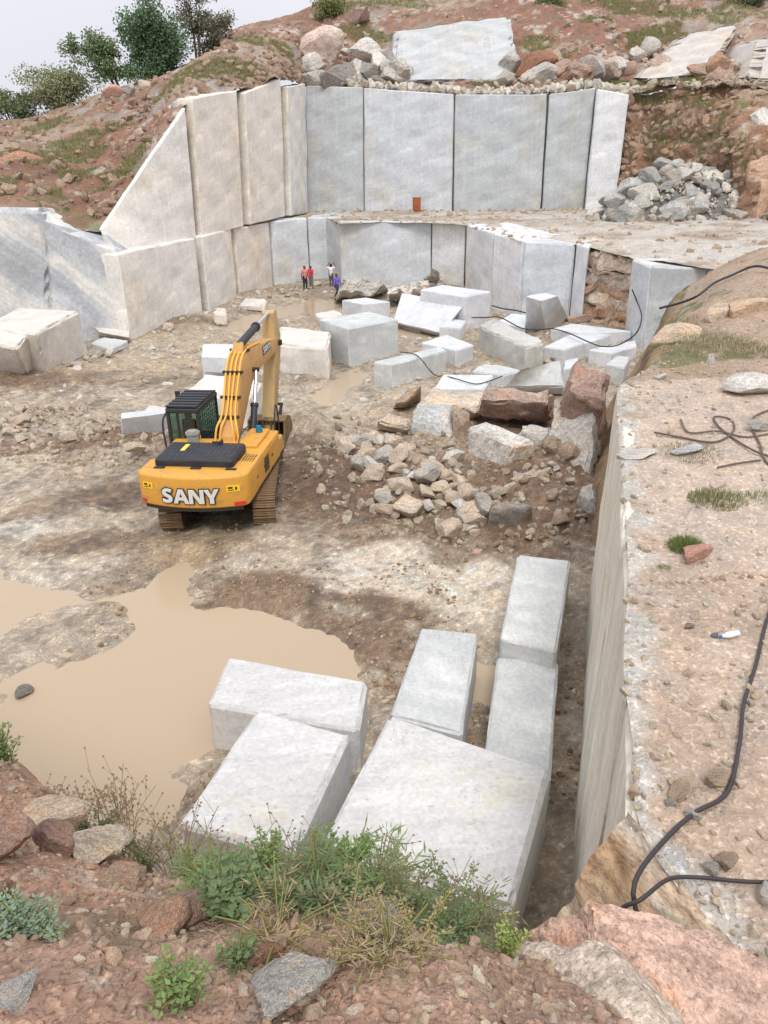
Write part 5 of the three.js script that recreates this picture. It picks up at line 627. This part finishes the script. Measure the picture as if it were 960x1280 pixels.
[['pale boulder on the bank crest below the dry weeds', [-1.41, 6.6, -2.34], [0.3, 0.16, 0.2], rmat(222, 200, 174), 3, 0.2], ['flat cream stone in the middle of the near bank', [-1.11, 6.65, -2.11], [0.24, 0.1, 0.14], rCream, 6, 0.1], ['red-brown stone at the left edge of the near bank', [-1.35, 6.75, -1.96], [0.2, 0.16, 0.18], rmat(194, 160, 140), 2, 0.5], ['reddish slanted stone beside the flat cream one', [-1.25, 6.65, -2.1], [0.12, 0.12, 0.16], rmat(190, 154, 136), 8, 0.4], ['grey stone near the bottom centre of the bank', [-0.26, 7.2, -1.22], [0.2, 0.1, 0.14], rGrey, 1, 0.2], ['brown stone under the left end of the leafy weeds', [-0.57, 6.95, -1.63], [0.16, 0.12, 0.12], rmat(198, 166, 146), 5, 0.8], ['tan stone in the reddish soil', [-0.66, 7, -1.53], [0.17, 0.09, 0.13], rmat(206, 166, 138), 9, 1.2], ['pale pebble-like stone at the bottom left corner', [-0.87, 7.25, -1.18], [0.08, 0.06, 0.08], rPale, 4, 0.3], ['grey stone half hidden among the weeds', [-0.04, 7.05, -1.46], [0.12, 0.16, 0.12], rGrey, 7, 0.6], ['small blue-grey stone on the bank', [-0.7, 6.95, -1.61], [0.07, 0.06, 0.06], rmat(186, 196, 206), 10, 0.1], ['reddish stone behind the weeds', [-0.58, 6.8, -1.85], [0.2, 0.1, 0.12], rmat(206, 160, 138), 11, 0.9], ['flat tan stone at the left of the weeds', [-0.94, 6.8, -1.88], [0.17, 0.05, 0.12], rmat(206, 176, 150), 12, 0.3], ['stone beside a tuft at the left edge', [-1.13, 7, -1.54], [0.12, 0.07, 0.1], rmat(190, 150, 124), 13, 0.2], ['little white stone by the big beige boulder', [-0.17, 7.15, -1.29], [0.06, 0.05, 0.06], rPale, 1, 0.4], ['brown stone under the leafy weeds', [-0.35, 7.1, -1.38], [0.1, 0.05, 0.08], rmat(196, 150, 122), 5, 0.4]].forEach(([l, p, s, m, k, t]) => boulder(l, onBank(p), s.map(q => q * 1.15), t, m, k, 0.15, 'stones on the near bank'));
[['red and white stone on the right bench by the grass tuft', [3.43, 5, -7.5], [0.34, 0.2, 0.22], rmat(216, 168, 148), 3, 0.3], ['square grey stone near the hose on the right bench', [2.32, 5, -4.17], [0.2, 0.1, 0.13], rmat(206, 186, 162), 6, 0.5], ['flat tan stone left of the square one', [2.05, 5, -4.11], [0.17, 0.09, 0.12], rmat(214, 190, 164), 2, 0.8], ['small pale stone below the flat tan one', [2.07, 5, -3.89], [0.09, 0.06, 0.09], rPale, 8, 0.1], ['grey stone at the lip of the right bench', [1.96, 5, -4.01], [0.1, 0.05, 0.08], rGrey, 11, 0.2], ['upright stone in the rubble by the lower hose', [2.12, 5, -3.47], [0.13, 0.12, 0.12], rmat(214, 190, 166), 1, 0.3], ['pale stone at the right edge by the lower hose', [2.26, 5, -3.24], [0.12, 0.14, 0.12], rPale, 4, 0.6], ['stone at the right edge above the lower hose', [2.02, 5, -3.45], [0.1, 0.06, 0.09], rGrey, 9, 1], ['whitish boulder at the right edge of the bench', [6.97, 5.1, -13.91], [1.0, 0.35, 0.8], rPale, 5, 0.3], ['brown stone beside the whitish boulder', [7.19, 5.1, -14.94], [0.55, 0.3, 0.4], rBrown, 7, 0.2], ['round pale stone on the grassy mound', [6.94, 5.2, -16.03], [0.36, 0.3, 0.3], rPale, 10, 0.3], ['tan rock slab in the side of the mound', [7.12, 5.1, -18.58], [2.0, 0.7, 0.9], rmat(220, 198, 172), 12, -0.4], ['pale rock on top of the mound', [8.55, 5.5, -19.64], [1.3, 0.5, 0.8], rmat(224, 204, 180), 13, 0.4], ['tan rock high on the mound beside the cable', [9.14, 5.9, -19.54], [1.8, 0.7, 1], rmat(214, 188, 160), 3, 0.2], ['long pale rock flush with the bench surface', [3.74, 5, -10.83], [0.7, 0.08, 0.25], rPale, 6, 0.3], ['white quartz streak stone on the bench', [4.57, 5, -10.86], [0.4, 0.14, 0.25], rmat(220, 222, 226), 2, 0.1], ['grey stone behind the coiled cable', [6.05, 5, -11.72], [0.4, 0.2, 0.3], rGrey, 8, 0.4], ['pale stone near the bench corner', [5.53, 5, -15.05], [0.5, 0.2, 0.3], rPale, 1, 0.2], ['small blue-grey stone in the open sandy ground', [3.05, 5, -5.98], [0.07, 0.05, 0.06], rmat(150, 164, 180), 4, 0.1], ['brown stone in the open sandy ground', [2.88, 5, -6.17], [0.1, 0.04, 0.07], rBrown, 9, 0.1]].forEach(([l, p, s, m, k, t]) => { const far = p[2] < -14, q = onBench(p); boulder(l, [q[0], q[1] - (far ? s[1] * 0.35 : s[1] * 0.1), q[2]], far ? [s[0] * 0.7, s[1] * 1.1, s[2] * 0.9] : s.map(q => q * 1.15), t, m, k, 0.12, 'stones on the right bench'); });
// ---------- cables and hoses ----------
const rubber = std(col(58, 54, 56), { roughness: 0.6 }), cableM = std(col(52, 54, 58), { roughness: 0.65 }), brownC = std(col(96, 84, 76), { roughness: 0.75 });
const cable = (label, pts, r, m = rubber, seg = 90) => tag(mesh('cable', tubeGeo(pts, r, seg, 8), m), label, 'cable', 'cables and hoses');
const B = (p, l = 0.03) => { const q = onBench(p); q[1] += l; return q; };
cable('thick black hose running along the right bench over its edge', [[1.42, 4.55, -3.12], [1.5, 4.86, -3.18], [1.48, 5.06, -3.29], B([1.81, 5, -3.69]), B([2.09, 5, -3.9]), B([2.35, 5, -4.04]), B([2.62, 5, -4.47]), B([2.88, 5, -4.98]), B([3.21, 5, -5.5]), B([3.58, 5, -6.12]), B([4.08, 5, -6.85]), B([4.71, 5, -7.53])], 0.016);
cable('second hose crossing the lower right corner of the bench', [[1.32, 4.75, -3.05], [1.37, 5.02, -3.17], [1.47, 5.12, -3.16], B([1.75, 5, -3.38], 0.05), B([1.93, 5, -3.39]), B([2.11, 5, -3.34]), B([2.32, 5, -3.32]), B([2.59, 5, -3.35])], 0.013);
cable('black cable snaking over the slabs at the back right', [[4.78, 1.6, -40.89], [4.94, 2.3, -37.02], [6.41, 1.5, -41.07], [7.29, 1.25, -39.5], [7.94, 1.25, -39.24], [8.64, 1.3, -39.14], [9.31, 1.25, -38.14], [9.81, 1.2, -36.48], [10.28, 1.12, -35.77], [10.88, 1.2, -35.53], [11.33, 1.5, -35.3], [11.37, 2.2, -34.15], [11.72, 2.6, -34.99], [12.02, 3, -36.84], [11.56, 3.6, -36.28]], 0.032, cableM, 140);
cable('thin cable draped over the long veined block', [[0.84, 1.25, -34.69], [1.41, 1.22, -34.46], [1.75, 1.2, -33.29], [2.09, 0.9, -32.49], [2.42, 0.5, -33.21], [2.64, 0.9, -31.64], [3.08, 1.02, -30.64], [3.74, 1, -29.93], [4.35, 1, -30.38], [5.03, 0.9, -31.49]], 0.024, cableM);
cable('black cable lying over the earth mound on the right', [B([8.48, 5.2, -23.77], 0.1), B([8.88, 5.4, -23.35], 0.12), B([9.09, 5.6, -22.6], 0.12), B([9.88, 5.8, -23.33], 0.12), B([10.37, 6, -23.48], 0.15), B([10.88, 6.1, -23.34], 0.15), B([11.11, 6.2, -22.14], 0.15)], 0.035, cableM);
cable('cable lying along the foot of the rough block', [[6.98, 0.8, -49.19], [7.56, 0.8, -47.99], [8.19, 0.8, -47.37], [8.72, 0.8, -46.24]], 0.04, cableM);
cable('brown cord looped on the right bench beside the grass', [B([4.42, 5, -11.88]), B([4.71, 5, -11.51]), B([5.09, 5, -11.19]), B([5.58, 5, -11.62]), B([5.79, 5, -12.35]), B([5.63, 5, -12.45]), B([5.46, 5, -11.95]), B([5.46, 5, -11.18]), B([5.51, 5, -10.48]), B([5.76, 5, -10.15])], 0.016, brownC);
cable('brown cord crossing behind the looped one', [B([4.99, 5, -12.31]), B([4.91, 5, -11.65]), B([5.33, 5, -11.63]), B([5.65, 5, -11.35]), B([6.14, 5, -11.44])], 0.014, brownC);
cable('curved cord coming down from the right edge', [B([6.75, 5, -12.75]), B([6.24, 5, -12.33]), B([5.94, 5, -11.72]), B([5.71, 5, -10.98]), B([5.43, 5, -10.17]), B([5.44, 5, -9.72])], 0.016, brownC);
cable('short dark stick lying below the looped cord', [B([4.73, 5, -10.13]), B([5.03, 5, -10.18]), B([5.38, 5, -10.23])], 0.014, brownC, 20);
{ const g = base('plastic_bottle', B([3.26, 5, -5.97], 0.03), 0.3); tag(g, 'small crushed clear plastic bottle on the sandy bench', 'bottle'); const lt = (p) => new THREE.LatheGeometry(p.map(q => new THREE.Vector2(...q)), 14).rotateZ(PI / 2); mesh('bottle_body', lt([[0, 0], [0.028, 0.004], [0.03, 0.02], [0.026, 0.05], [0.03, 0.07], [0.03, 0.13], [0.012, 0.17], [0.012, 0.19]]), std(col(226, 232, 236), { roughness: 0.25 }), g); mesh('cap', lt([[0, 0.212], [0.014, 0.21], [0.014, 0.19], [0, 0.19]]), std(col(60, 110, 190)), g); }
{ const p = [3.34, 5.2, -73.4], g = base('rusty_steel_case', [p[0], 5.02, p[2]], 0.1); tag(g, 'rust-orange steel case standing against the back wall', 'steel case'); mesh('case_body', box(-0.34, 0.34, 0, 1.2, -0.2, 0.2, 0.04), std(col(176, 98, 64), { map: rockMap, roughness: 0.8 }), g); mesh('case_lid', box(-0.3, 0.3, 0.08, 1.1, 0.2, 0.22, 0.005), std(col(190, 106, 68), { map: rockMap }), g); }
// ---------- plants ----------
const leafMat = (r, g, b) => std(col(r, g, b), { vertexColors: true, roughness: 0.75, side: THREE.DoubleSide });
function foliage() { // collects folded leaves with tone per leaf
  const P = [], N = [], C = [], q = new THREE.Quaternion(), a = V(), b = V(), c = V(), d = V(), e = V(), n = V();
  return { leaf(p, dir, side, L, W, tone, warm = 0) { a.copy(p); e.copy(p).addScaledVector(dir, L); n.crossVectors(dir, side).normalize(); b.copy(p).addScaledVector(dir, L * 0.45).addScaledVector(side, W).addScaledVector(n, W * 0.35); c.copy(p).addScaledVector(dir, L * 0.45).addScaledVector(side, -W).addScaledVector(n, W * 0.35); d.copy(p).addScaledVector(dir, L * 0.5); for (const [x, y, z] of [[a, b, d], [d, b, e], [a, d, c], [d, e, c]]) { P.push(x.x, x.y, x.z, y.x, y.y, y.z, z.x, z.y, z.z); for (let i = 0; i < 3; i++) C.push(min(1, tone * (1 + warm)), tone, tone * (1 - warm)); } },
    build() { const g = new THREE.BufferGeometry(); g.setAttribute('position', new THREE.Float32BufferAttribute(P, 3)); g.setAttribute('color', new THREE.Float32BufferAttribute(C, 3)); g.computeVertexNormals(); return g; } };
}
const rdir = r => { const z = r() * 2 - 1, a = r() * PI * 2, q = sqrt(1 - z * z); return V(q * cos(a), z, q * sin(a)); };
const barkM = std(col(104, 92, 80), { map: rockMap, roughness: 0.95 });
function tree(name, label, p, H, W, n, leafS, m, seed, o = {}) {
  const r = rng(seed), g = base(name, p, 0); tag(g, label, o.cat || 'tree', 'trees on the left skyline'); const wood = [], F = foliage(), tips = [], stems = o.stems || 3;
  for (let i = 0; i < stems; i++) {
    const a = i / stems * 6.28 + r(), lean = (0.15 + 0.35 * r()) * W * (o.spread || 0.6), top = V(cos(a) * lean + (o.lean || 0), H * (0.7 + 0.25 * r()), sin(a) * lean * 0.7), mid = top.clone().multiplyScalar(0.45).add(V((r() - 0.5) * 0.5, H * 0.08, 0)), R = 0.035 * H / sqrt(stems);
    const cv = new THREE.CatmullRomCurve3([V(cos(a) * 0.15, -0.5, 0), mid, top]); for (let k = 0; k < 6; k++) wood.push(rod(cv.getPoint(k / 6).toArray(), cv.getPoint((k + 1) / 6).toArray(), R * (1 - k / 7), 7, R * (1 - (k + 1) / 7)));
    for (let k = 0; k < (o.limbs || 7); k++) { const t = (o.low || 0.2) + (0.97 - (o.low || 0.2)) * r(), q = cv.getPoint(t), e = q.clone().add(V((r() - 0.5) * W * 0.75, (r() * 0.75 - 0.1) * H * 0.3, (r() - 0.5) * W * 0.6)); wood.push(rod(q.toArray(), e.toArray(), R * 0.35, 5, R * 0.1)); tips.push(e, q.clone().lerp(e, 0.6)); } tips.push(top);
  }
  const per = n / tips.length; for (const t of tips) { const rad = (o.clump || 0.16) * W * (0.6 + 0.8 * r()), tone0 = 0.72 + 0.28 * r(); for (let k = 0; k < per; k++) { const d = rdir(r), q = t.clone().addScaledVector(d, rad * Math.pow(r(), 0.45)); q.y = t.y + (q.y - t.y) * 0.75; const dir = rdir(r).add(V(0, -0.15, 0)).normalize(), side = rdir(r).cross(dir).normalize(); F.leaf(q, dir, side, leafS * (0.7 + 0.6 * r()), leafS * 0.3, tone0 * (0.75 + 0.35 * r()), 0.08 * r()); } }
  mesh('trunk', join(wood), barkM, g); const cr = mesh('crown', F.build(), m, g); cr.userData.kind = 'stuff'; return g;
}
tree('dense_tree', 'dense dark green tree, largest on the skyline', [-18.94, 15.58, -76], 5.3, 5.9, 16000, 0.25, leafMat(104, 136, 98), 3, { stems: 6, limbs: 13, low: 0.12, clump: 0.17 });
tree('thin_tree', 'thin bare-looking tree right of the dense one', [-15.74, 17.06, -78], 6.6, 4.2, 2400, 0.2, leafMat(130, 132, 112), 5, { stems: 3, limbs: 8, low: 0.35, clump: 0.12 });
tree('bush', 'grey-green bush at the foot of the thin tree', [-14.41, 18.13, -79], 2.9, 4.2, 3500, 0.22, leafMat(126, 126, 106), 6, { stems: 5, low: 0.1, cat: 'bush' });
tree('leaning_tree', 'small tree leaning left beside the dense one', [-22.02, 15.18, -75], 4.2, 4.4, 5000, 0.24, leafMat(118, 144, 100), 7, { stems: 4, lean: -2.4, low: 0.15, clump: 0.16 });
tree('bush', 'wide pale green bush left of the boulders', [-28.03, 13.42, -77], 3.7, 6.2, 8500, 0.22, leafMat(160, 168, 130), 8, { stems: 7, low: 0.08, limbs: 10, cat: 'bush' });
tree('bush', 'low green bush at the left edge of the skyline', [-31.68, 12.25, -75], 2.9, 5, 5500, 0.22, leafMat(122, 138, 100), 9, { stems: 5, low: 0.08, cat: 'bush' });
tree('bush', 'small green shrub at the top of the hill', [-4.96, 22.98, -96], 2.0, 4.5, 2500, 0.24, leafMat(128, 142, 88), 10, { stems: 4, low: 0.08, cat: 'bush' });
tree('bush', 'shrub at the top edge right of the middle', [18.28, 23.24, -95], 2.2, 3.4, 2200, 0.24, leafMat(128, 142, 88), 12, { stems: 4, low: 0.08, cat: 'bush' });
tree('bush', 'dark shrub in the top right corner', [36.16, 21.68, -88], 2.6, 3.8, 2500, 0.24, leafMat(104, 118, 80), 13, { stems: 4, low: 0.08, cat: 'bush' });
function weed(label, p, H, W, n, L, m, seed, o = {}) { // leafy weed on the near bank
  n *= 3.0; L *= 0.54;
  const r = rng(seed), g = base('leafy_weed', p, r() * 6); tag(g, label, 'weed', 'leafy weeds on the near bank'); const st = [], F = foliage(), k = o.stems || 20;
  for (let i = 0; i < k; i++) {
    const a = r() * 6.28, w = W * (0.2 + 0.8 * r()), h = H * (0.5 + 0.5 * r()), cv = new THREE.CatmullRomCurve3([V(cos(a) * 0.02, -0.03, sin(a) * 0.02), V(cos(a) * w * 0.4, h * 0.55, sin(a) * w * 0.4), V(cos(a) * w, h, sin(a) * w)]); st.push(new THREE.TubeGeometry(cv, 10, 0.0022, 5));
    for (let j = 0; j < n / k; j++) { const t = 0.18 + 0.82 * Math.pow(r(), 0.8), q = cv.getPoint(t), b = r() * 6.28, dir = V(cos(b), 0.25 + 0.5 * r() - 0.3, sin(b)).normalize(), tw = q.clone().addScaledVector(dir, L * (0.3 + 1.6 * r() * (1.1 - t))), side = V(-sin(b), (r() - 0.5) * 0.9, cos(b)).normalize(), s = L * (0.4 + 0.95 * r()); F.leaf(tw, dir, side, s, s * (o.slim || 0.28), (0.62 + 0.42 * r()), (r() - 0.35) * 0.2); }
  }
  mesh('stems', join(st), std(col(126, 124, 70)), g); const lv = mesh('leaves', F.build(), m, g); lv.userData.kind = 'stuff'; return g;
}
const gA = leafMat(116, 138, 80), gB = leafMat(100, 120, 78), gC = leafMat(122, 126, 90), gD = leafMat(146, 162, 88);
[['bushy green weed at the centre of the bank crest', [-0.19, 6.62, -1.99], 0.3, 0.17, 900, 0.034, gA, 1], ['tall green weed left of the central bushy one', [-0.44, 6.65, -1.95], 0.24, 0.13, 620, 0.032, gA, 2], ['broad leaved dark weed at the left of the clump', [-0.47, 6.95, -1.6], 0.17, 0.14, 300, 0.044, gB, 3, { slim: 0.38 }], ['tangled dull green weed in the middle of the clump', [-0.26, 6.9, -1.64], 0.2, 0.2, 700, 0.028, gC, 4], ['olive weed right of the central bushy one', [0.03, 6.85, -1.71], 0.18, 0.18, 600, 0.028, gC, 5], ['low spreading weed at the right of the clump', [0.17, 6.95, -1.59], 0.14, 0.2, 600, 0.024, gB, 6], ['yellow-green sprig at the right end of the clump', [0.34, 6.98, -1.51], 0.13, 0.06, 160, 0.024, gD, 7], ['weed on the bank crest left of the front block', [-1.27, 6.5, -2.48], 0.22, 0.16, 420, 0.03, gB, 8], ['leafy sprig at the left edge above the bank', [-1.92, 6.45, -3], 0.3, 0.12, 260, 0.04, gA, 9], ['ground weed at the lower left corner', [-1.01, 7.05, -1.47], 0.09, 0.15, 420, 0.03, leafMat(126, 146, 118), 10], ['small weed at the bottom of the bank', [-0.51, 7.2, -1.22], 0.12, 0.09, 150, 0.034, gA, 11], ['two-leaved seedling low on the bank', [-0.4, 7.1, -1.34], 0.1, 0.05, 60, 0.036, gB, 12], ['dry brown weed at the foot of the clump', [-0.11, 7.08, -1.39], 0.12, 0.2, 420, 0.02, leafMat(168, 146, 112), 13, { slim: 0.2 }], ['dry tan weed beside the big beige boulder', [0.07, 7.05, -1.42], 0.12, 0.17, 380, 0.02, leafMat(166, 150, 110), 14, { slim: 0.2 }], ['straggly weed on the crest behind the clump', [-0.74, 6.65, -2.06], 0.15, 0.14, 260, 0.022, gC, 15], ['thin green weed left of the clump', [-0.96, 6.6, -2.16], 0.16, 0.14, 260, 0.02, gC, 16], ['grassy wisps at the left of the leafy clump', [-0.59, 6.8, -1.81], 0.2, 0.16, 160, 0.09, gA, 21, { slim: 0.06 }], ['grassy wisps before the bushy central weed', [-0.22, 6.9, -1.66], 0.22, 0.18, 200, 0.09, gB, 22, { slim: 0.06 }], ['grassy wisps behind the olive weed', [-0.05, 6.7, -1.91], 0.24, 0.18, 200, 0.09, gA, 23, { slim: 0.06 }], ['grassy wisps at the right of the clump', [0.26, 6.85, -1.68], 0.15, 0.16, 160, 0.08, gC, 24, { slim: 0.06 }], ['straw-coloured wisps below the clump', [-0.31, 7.05, -1.45], 0.11, 0.2, 70, 0.07, leafMat(160, 144, 110), 25, { slim: 0.05 }], ['straw-coloured wisps beside the beige boulder', [0, 7.1, -1.35], 0.11, 0.18, 70, 0.07, leafMat(160, 144, 110), 26, { slim: 0.05 }]].forEach(([l, p, H, W, n, L, m, s, o]) => weed(l, onBank(p), H, W, n, L, m, s, o));
function dryWeed(label, p, H, W, seed, lean = 0) { // thin branching stalks with seed buds
  H *= 1.3; W *= 1.25;
  const r = rng(seed), g = base('dry_weed', p, 0); tag(g, label, 'weed', 'dry weeds along the bank crest'); const st = [], bd = [], bud = new THREE.OctahedronGeometry(0.006, 0);
  for (let i = 0; i < 20; i++) { const a = r() * 6.28, w = W * r(), top = V(cos(a) * w + lean, H * (0.55 + 0.45 * r()), sin(a) * w * 0.6), mid = top.clone().multiplyScalar(0.5).add(V((r() - 0.5) * 0.05, 0.04, 0)), cv = new THREE.CatmullRomCurve3([V((r() - 0.5) * 0.06, -0.04, 0), mid, top]); st.push(new THREE.TubeGeometry(cv, 8, 0.0014, 4)); for (let k = 0; k < 5; k++) { const q = cv.getPoint(0.4 + 0.58 * r()), e = q.clone().add(V((r() - 0.5) * 0.16, 0.03 + 0.08 * r(), (r() - 0.5) * 0.1)); st.push(rod(q.toArray(), e.toArray(), 0.001, 4)); bd.push(bud.clone().translate(e.x, e.y, e.z)); if (r() > 0.5) bd.push(bud.clone().translate(...q.clone().lerp(e, 0.6).toArray())); } }
  mesh('stalks', join(st), std(col(150, 132, 104)), g); mesh('seed_buds', join(bd), std(col(134, 116, 96)), g).userData.kind = 'stuff';
}
[['dry stalks at the left over the muddy puddle', [-1.15, 6.5, -2.44], 0.42, 0.22, 1], ['dry stalks over the puddle beside the pitted block', [-0.86, 6.6, -2.2], 0.36, 0.2, 2], ['dry stalks against the pitted front block', [-0.63, 6.6, -2.16], 0.34, 0.2, 3], ['dry stalks between the two front blocks', [-0.36, 6.6, -2.11], 0.3, 0.18, 4], ['dry stalks before the biggest front slab', [-0.02, 6.6, -2.05], 0.3, 0.22, 5], ['dry stalks at the right of the biggest slab', [0.21, 6.6, -1.98], 0.22, 0.18, 6], ['dry stalks near the left crest', [-1.44, 6.45, -2.63], 0.25, 0.16, 7], ['short dry stalks beside the dark trench', [0.36, 6.55, -1.97], 0.14, 0.1, 8]].forEach(([l, p, H, W, s]) => dryWeed(l, onBank(p), H, W, s));
function tuft(label, p, H, W, n, m, seed) { const r = rng(seed), g = base('grass_tuft', p, 0); tag(g, label, 'grass', 'grass tufts'); const F = foliage(); for (let i = 0; i < n; i++) { const a = r() * 6.28, w = W * sqrt(r()), q = V(cos(a) * w, -0.02, sin(a) * w), dir = V(cos(a) * 0.5 * r() + (r() - 0.5) * 0.4, 1, sin(a) * 0.5 * r() + (r() - 0.5) * 0.4).normalize(), b = r() * 6.28, side = V(cos(b), 0, sin(b)).cross(dir).normalize(), L = H * (0.4 + 0.6 * r()) * (1.1 - 0.6 * w / W); F.leaf(q, dir, side, L, max(0.004, L * 0.035), 0.6 + 0.45 * r(), 0.2 * (r() - 0.3)); } const k = mesh('blades', F.build(), m, g); k.userData.kind = 'stuff'; }
const grA = leafMat(126, 144, 84), grB = leafMat(140, 142, 98);
[['bright round grass tuft above the red and white stone', [3.44, 5, -7.77], 0.2, 0.2, 900, grA, 1], ['larger grey-green grass patch by the coiled cord', [4.31, 5, -9.08], 0.2, 0.36, 1100, grB, 2], ['tiny grass tuft at the bench edge', [3.05, 5, -7.36], 0.07, 0.08, 200, grA, 3], ['grass among the coiled cord', [4.69, 5, -10.79], 0.15, 0.5, 700, grB, 4], ['grass patch on the near side of the mound', [8.06, 5.1, -17.14], 0.14, 1.3, 3000, grB, 5], ['grass patch at the crown of the mound', [8.17, 5.5, -17.37], 0.14, 1.5, 3000, grB, 6], ['grass at the mound edge above the blocks', [6.95, 5.1, -17.22], 0.14, 0.9, 1400, grB, 7], ['thin grass on the mound slope', [8.07, 5.3, -19.9], 0.14, 1.0, 1200, grB, 8], ['grass at the right edge behind the tufts', [4.87, 5, -9.06], 0.15, 0.3, 400, grA, 9]].forEach(([l, p, H, W, n, m, s]) => tuft(l, onBench(p), H, W, n, m, s));
// grass and stones on the hill, gravel everywhere: nobody could count these
function grassOn(label, P, n, ur, vr, s, m, seed, need = 0.08) { const r = rng(seed), F = foliage(); let i = 0, k = 0; while (i < n && k++ < n * 30) { const q = P.at(lerp(ur[0], ur[1], r()), lerp(vr[0], vr[1], r())).p; if (fbm(q.x * 0.2 + 20, q.y * 0.2, q.z * 0.25, 4) < need) continue; for (let b = 0; b < 5; b++) { const d = V((r() - 0.5), 0.9, (r() - 0.5)).normalize(), a = r() * 6.28; F.leaf(q.clone().add(V((r() - 0.5) * s, -0.03, (r() - 0.5) * s)), d, V(cos(a), 0, sin(a)), s * (0.5 + r()), s * 0.07, 0.6 + 0.4 * r(), 0.15 * r()); } i++; } const g = mesh('grass', F.build(), m); tag(g, label, 'grass', null, 'stuff'); }
grassOn('green grass growing over the left hillside', hillLeft, 6000, [0.1, 1], [0.1, 0.75], 0.24, leafMat(142, 144, 98), 31, 0.16);
grassOn('green grass growing over the back hillside', hillBack, 11000, [0, 0.9], [0.12, 0.75], 0.26, leafMat(142, 144, 98), 32, 0.14);
grassOn('weeds growing on the earth slope right of the back wall', earthSlope, 1500, [0, 0.8], [0.3, 1], 0.26, leafMat(120, 130, 82), 33, 0.15);
const gravM = std(col(204, 190, 172), { map: rockMap, roughness: 0.95 }), redM = std(col(190, 164, 144), { map: rockMap, roughness: 0.95 }), greyM = std(col(228, 226, 220), { map: rockMap, roughness: 0.95 });
scatter('bank_gravel', 'loose gravel over the near bank', 14000, r => bank.at(0.15 + 0.75 * r(), 0.08 + 0.5 * r()).p, redM, [0.003, 0.055], 51, 1, 6);
scatter('bank_chips', 'pale chips over the near bank', 9000, r => bank.at(0.15 + 0.75 * r(), 0.08 + 0.5 * r()).p, gravM, [0.003, 0.04], 52, 1, 6);
const uOf = o => { const F = [0, 0.12, 0.5, 1.1, 2.2, 4, 7, 12, 22]; let i = 0; while (o > F[i + 1]) i++; return (i + (o - F[i]) / (F[i + 1] - F[i])) / 8; };
scatter('bench_gravel', 'loose gravel over the right bench', 12000, r => rightBench.at(uOf(6.5 * Math.pow(r(), 1.3)), r() * 0.95).p, gravM, [0.005, 0.1], 53, 1, 7);
scatter('bench_rubble', 'broken stone at the near corner of the right bench', 240, r => rightBench.at(uOf(0.1 + 2 * r()), 0.05 + r() * 0.09).p, gravM, [0.02, 0.13], 54, 1);
scatter('back_bench_rubble', 'small rubble strewn over the back bench', 1500, r => backBench.at(r() * 0.95, Math.pow(r(), 0.7)).p, gravM, [0.06, 0.55], 55, 1);
scatter('hill_stones', 'loose stones on the left hillside', 3600, r => hillLeft.at(0.1 + 0.9 * r(), 0.05 + r() * 0.57).p, redM, [0.05, 0.8], 56, 1, 7);
scatter('hill_stones', 'loose stones on the back hillside', 4000, r => hillBack.at(r(), Math.pow(r(), 1.6) * 0.6).p, gravM, [0.06, 0.9], 57, 1, 7);
scatter('slope_stones', 'loose stones on the earth slope right of the back wall', 1300, r => earthSlope.at(r() * 0.8, r()).p, redM, [0.06, 0.9], 58, 1, 6);
scatter('ridge_debris', 'broken stone along the top of the back wall', 1100, r => hillBack.at(0.02 + 0.62 * r(), 0.02 + 0.13 * r()).p, greyM, [0.1, 0.85], 59, 1);
const floorAt = (x, z) => { const y = fh(x, z); return y < 0.015 ? null : V(x, y, z); };
scatter('floor_gravel', 'gravel and clods over the pit floor', 4000, r => { const d = 6 + 58 * r() * r(), x = (r() - 0.55) * d * 1.25; return fbm(x * 0.33, 11, -d * 0.33, 4) + 0.5 * fbm(x * 1.2, 15, -d * 1.2, 4) < 0.12 ? null : floorAt(x, -d); }, gravM, [0.012, 0.1], 60, 1);
scatter('mud_clods', 'brown clods on the churned mud', 4000, r => { const d = 9 + 40 * r() * r(), x = (r() - 0.55) * d * 1.25; return fbm(x * 0.33, 11, -d * 0.33, 4) + 0.5 * fbm(x * 1.2, 15, -d * 1.2, 4) < 0.15 ? null : floorAt(x, -d); }, std(col(176, 150, 124), { roughness: 1, map: rockMap }), [0.015, 0.15], 61, 1);
const rp = inPoly([[-2.65, 0.4, -24.37], [-1.13, 0.4, -27.37], [3.45, 0.6, -26.04], [6.44, 0.6, -22.65], [5.06, 0.2, -16.94], [2.38, 0.2, -17.03], [-0.01, 0.2, -18.02], [-1.79, 0.2, -19.6]]);
scatter('rubble_fines', 'small broken stone filling the central rubble slope', 2400, r => { const p = rp(r); return p && floorAt(p[0], p[2]); }, gravM, [0.02, 0.34], 62, 1, 6);
const lp = inPoly([[-17.99, 0.3, -31.29], [-11.47, 0.3, -29.79], [-7.04, 0.3, -25.86], [-8.55, 0.3, -23.39], [-14.32, 0.3, -24.02]]);
scatter('heap_fines', 'small broken stone in the low heap at the left', 1500, r => { const p = lp(r); return p && floorAt(p[0], p[2]); }, gravM, [0.04, 0.34], 63, 1);
scatter('yard_fines', 'small stone chips between the yard blocks', 1600, r => { const d = 30 + 32 * r(); return floorAt(lerp(-16, 14, r()), -d); }, greyM, [0.06, 0.4], 64, 1);
scatter('grey_heap_fines', 'small broken stone filling the grey heap', 900, r => { const a = r() * 6.28, q = sqrt(r()) * 1.08, x = pileC[0] + cos(a) * q * 6.4, z = pileC[2] + sin(a) * q * 3.6; return V(x, max(pileH(x, z) + 0.2, 4.85), z); }, greyM, [0.2, 0.95], 65, 1);

renderer.render(scene, camera);
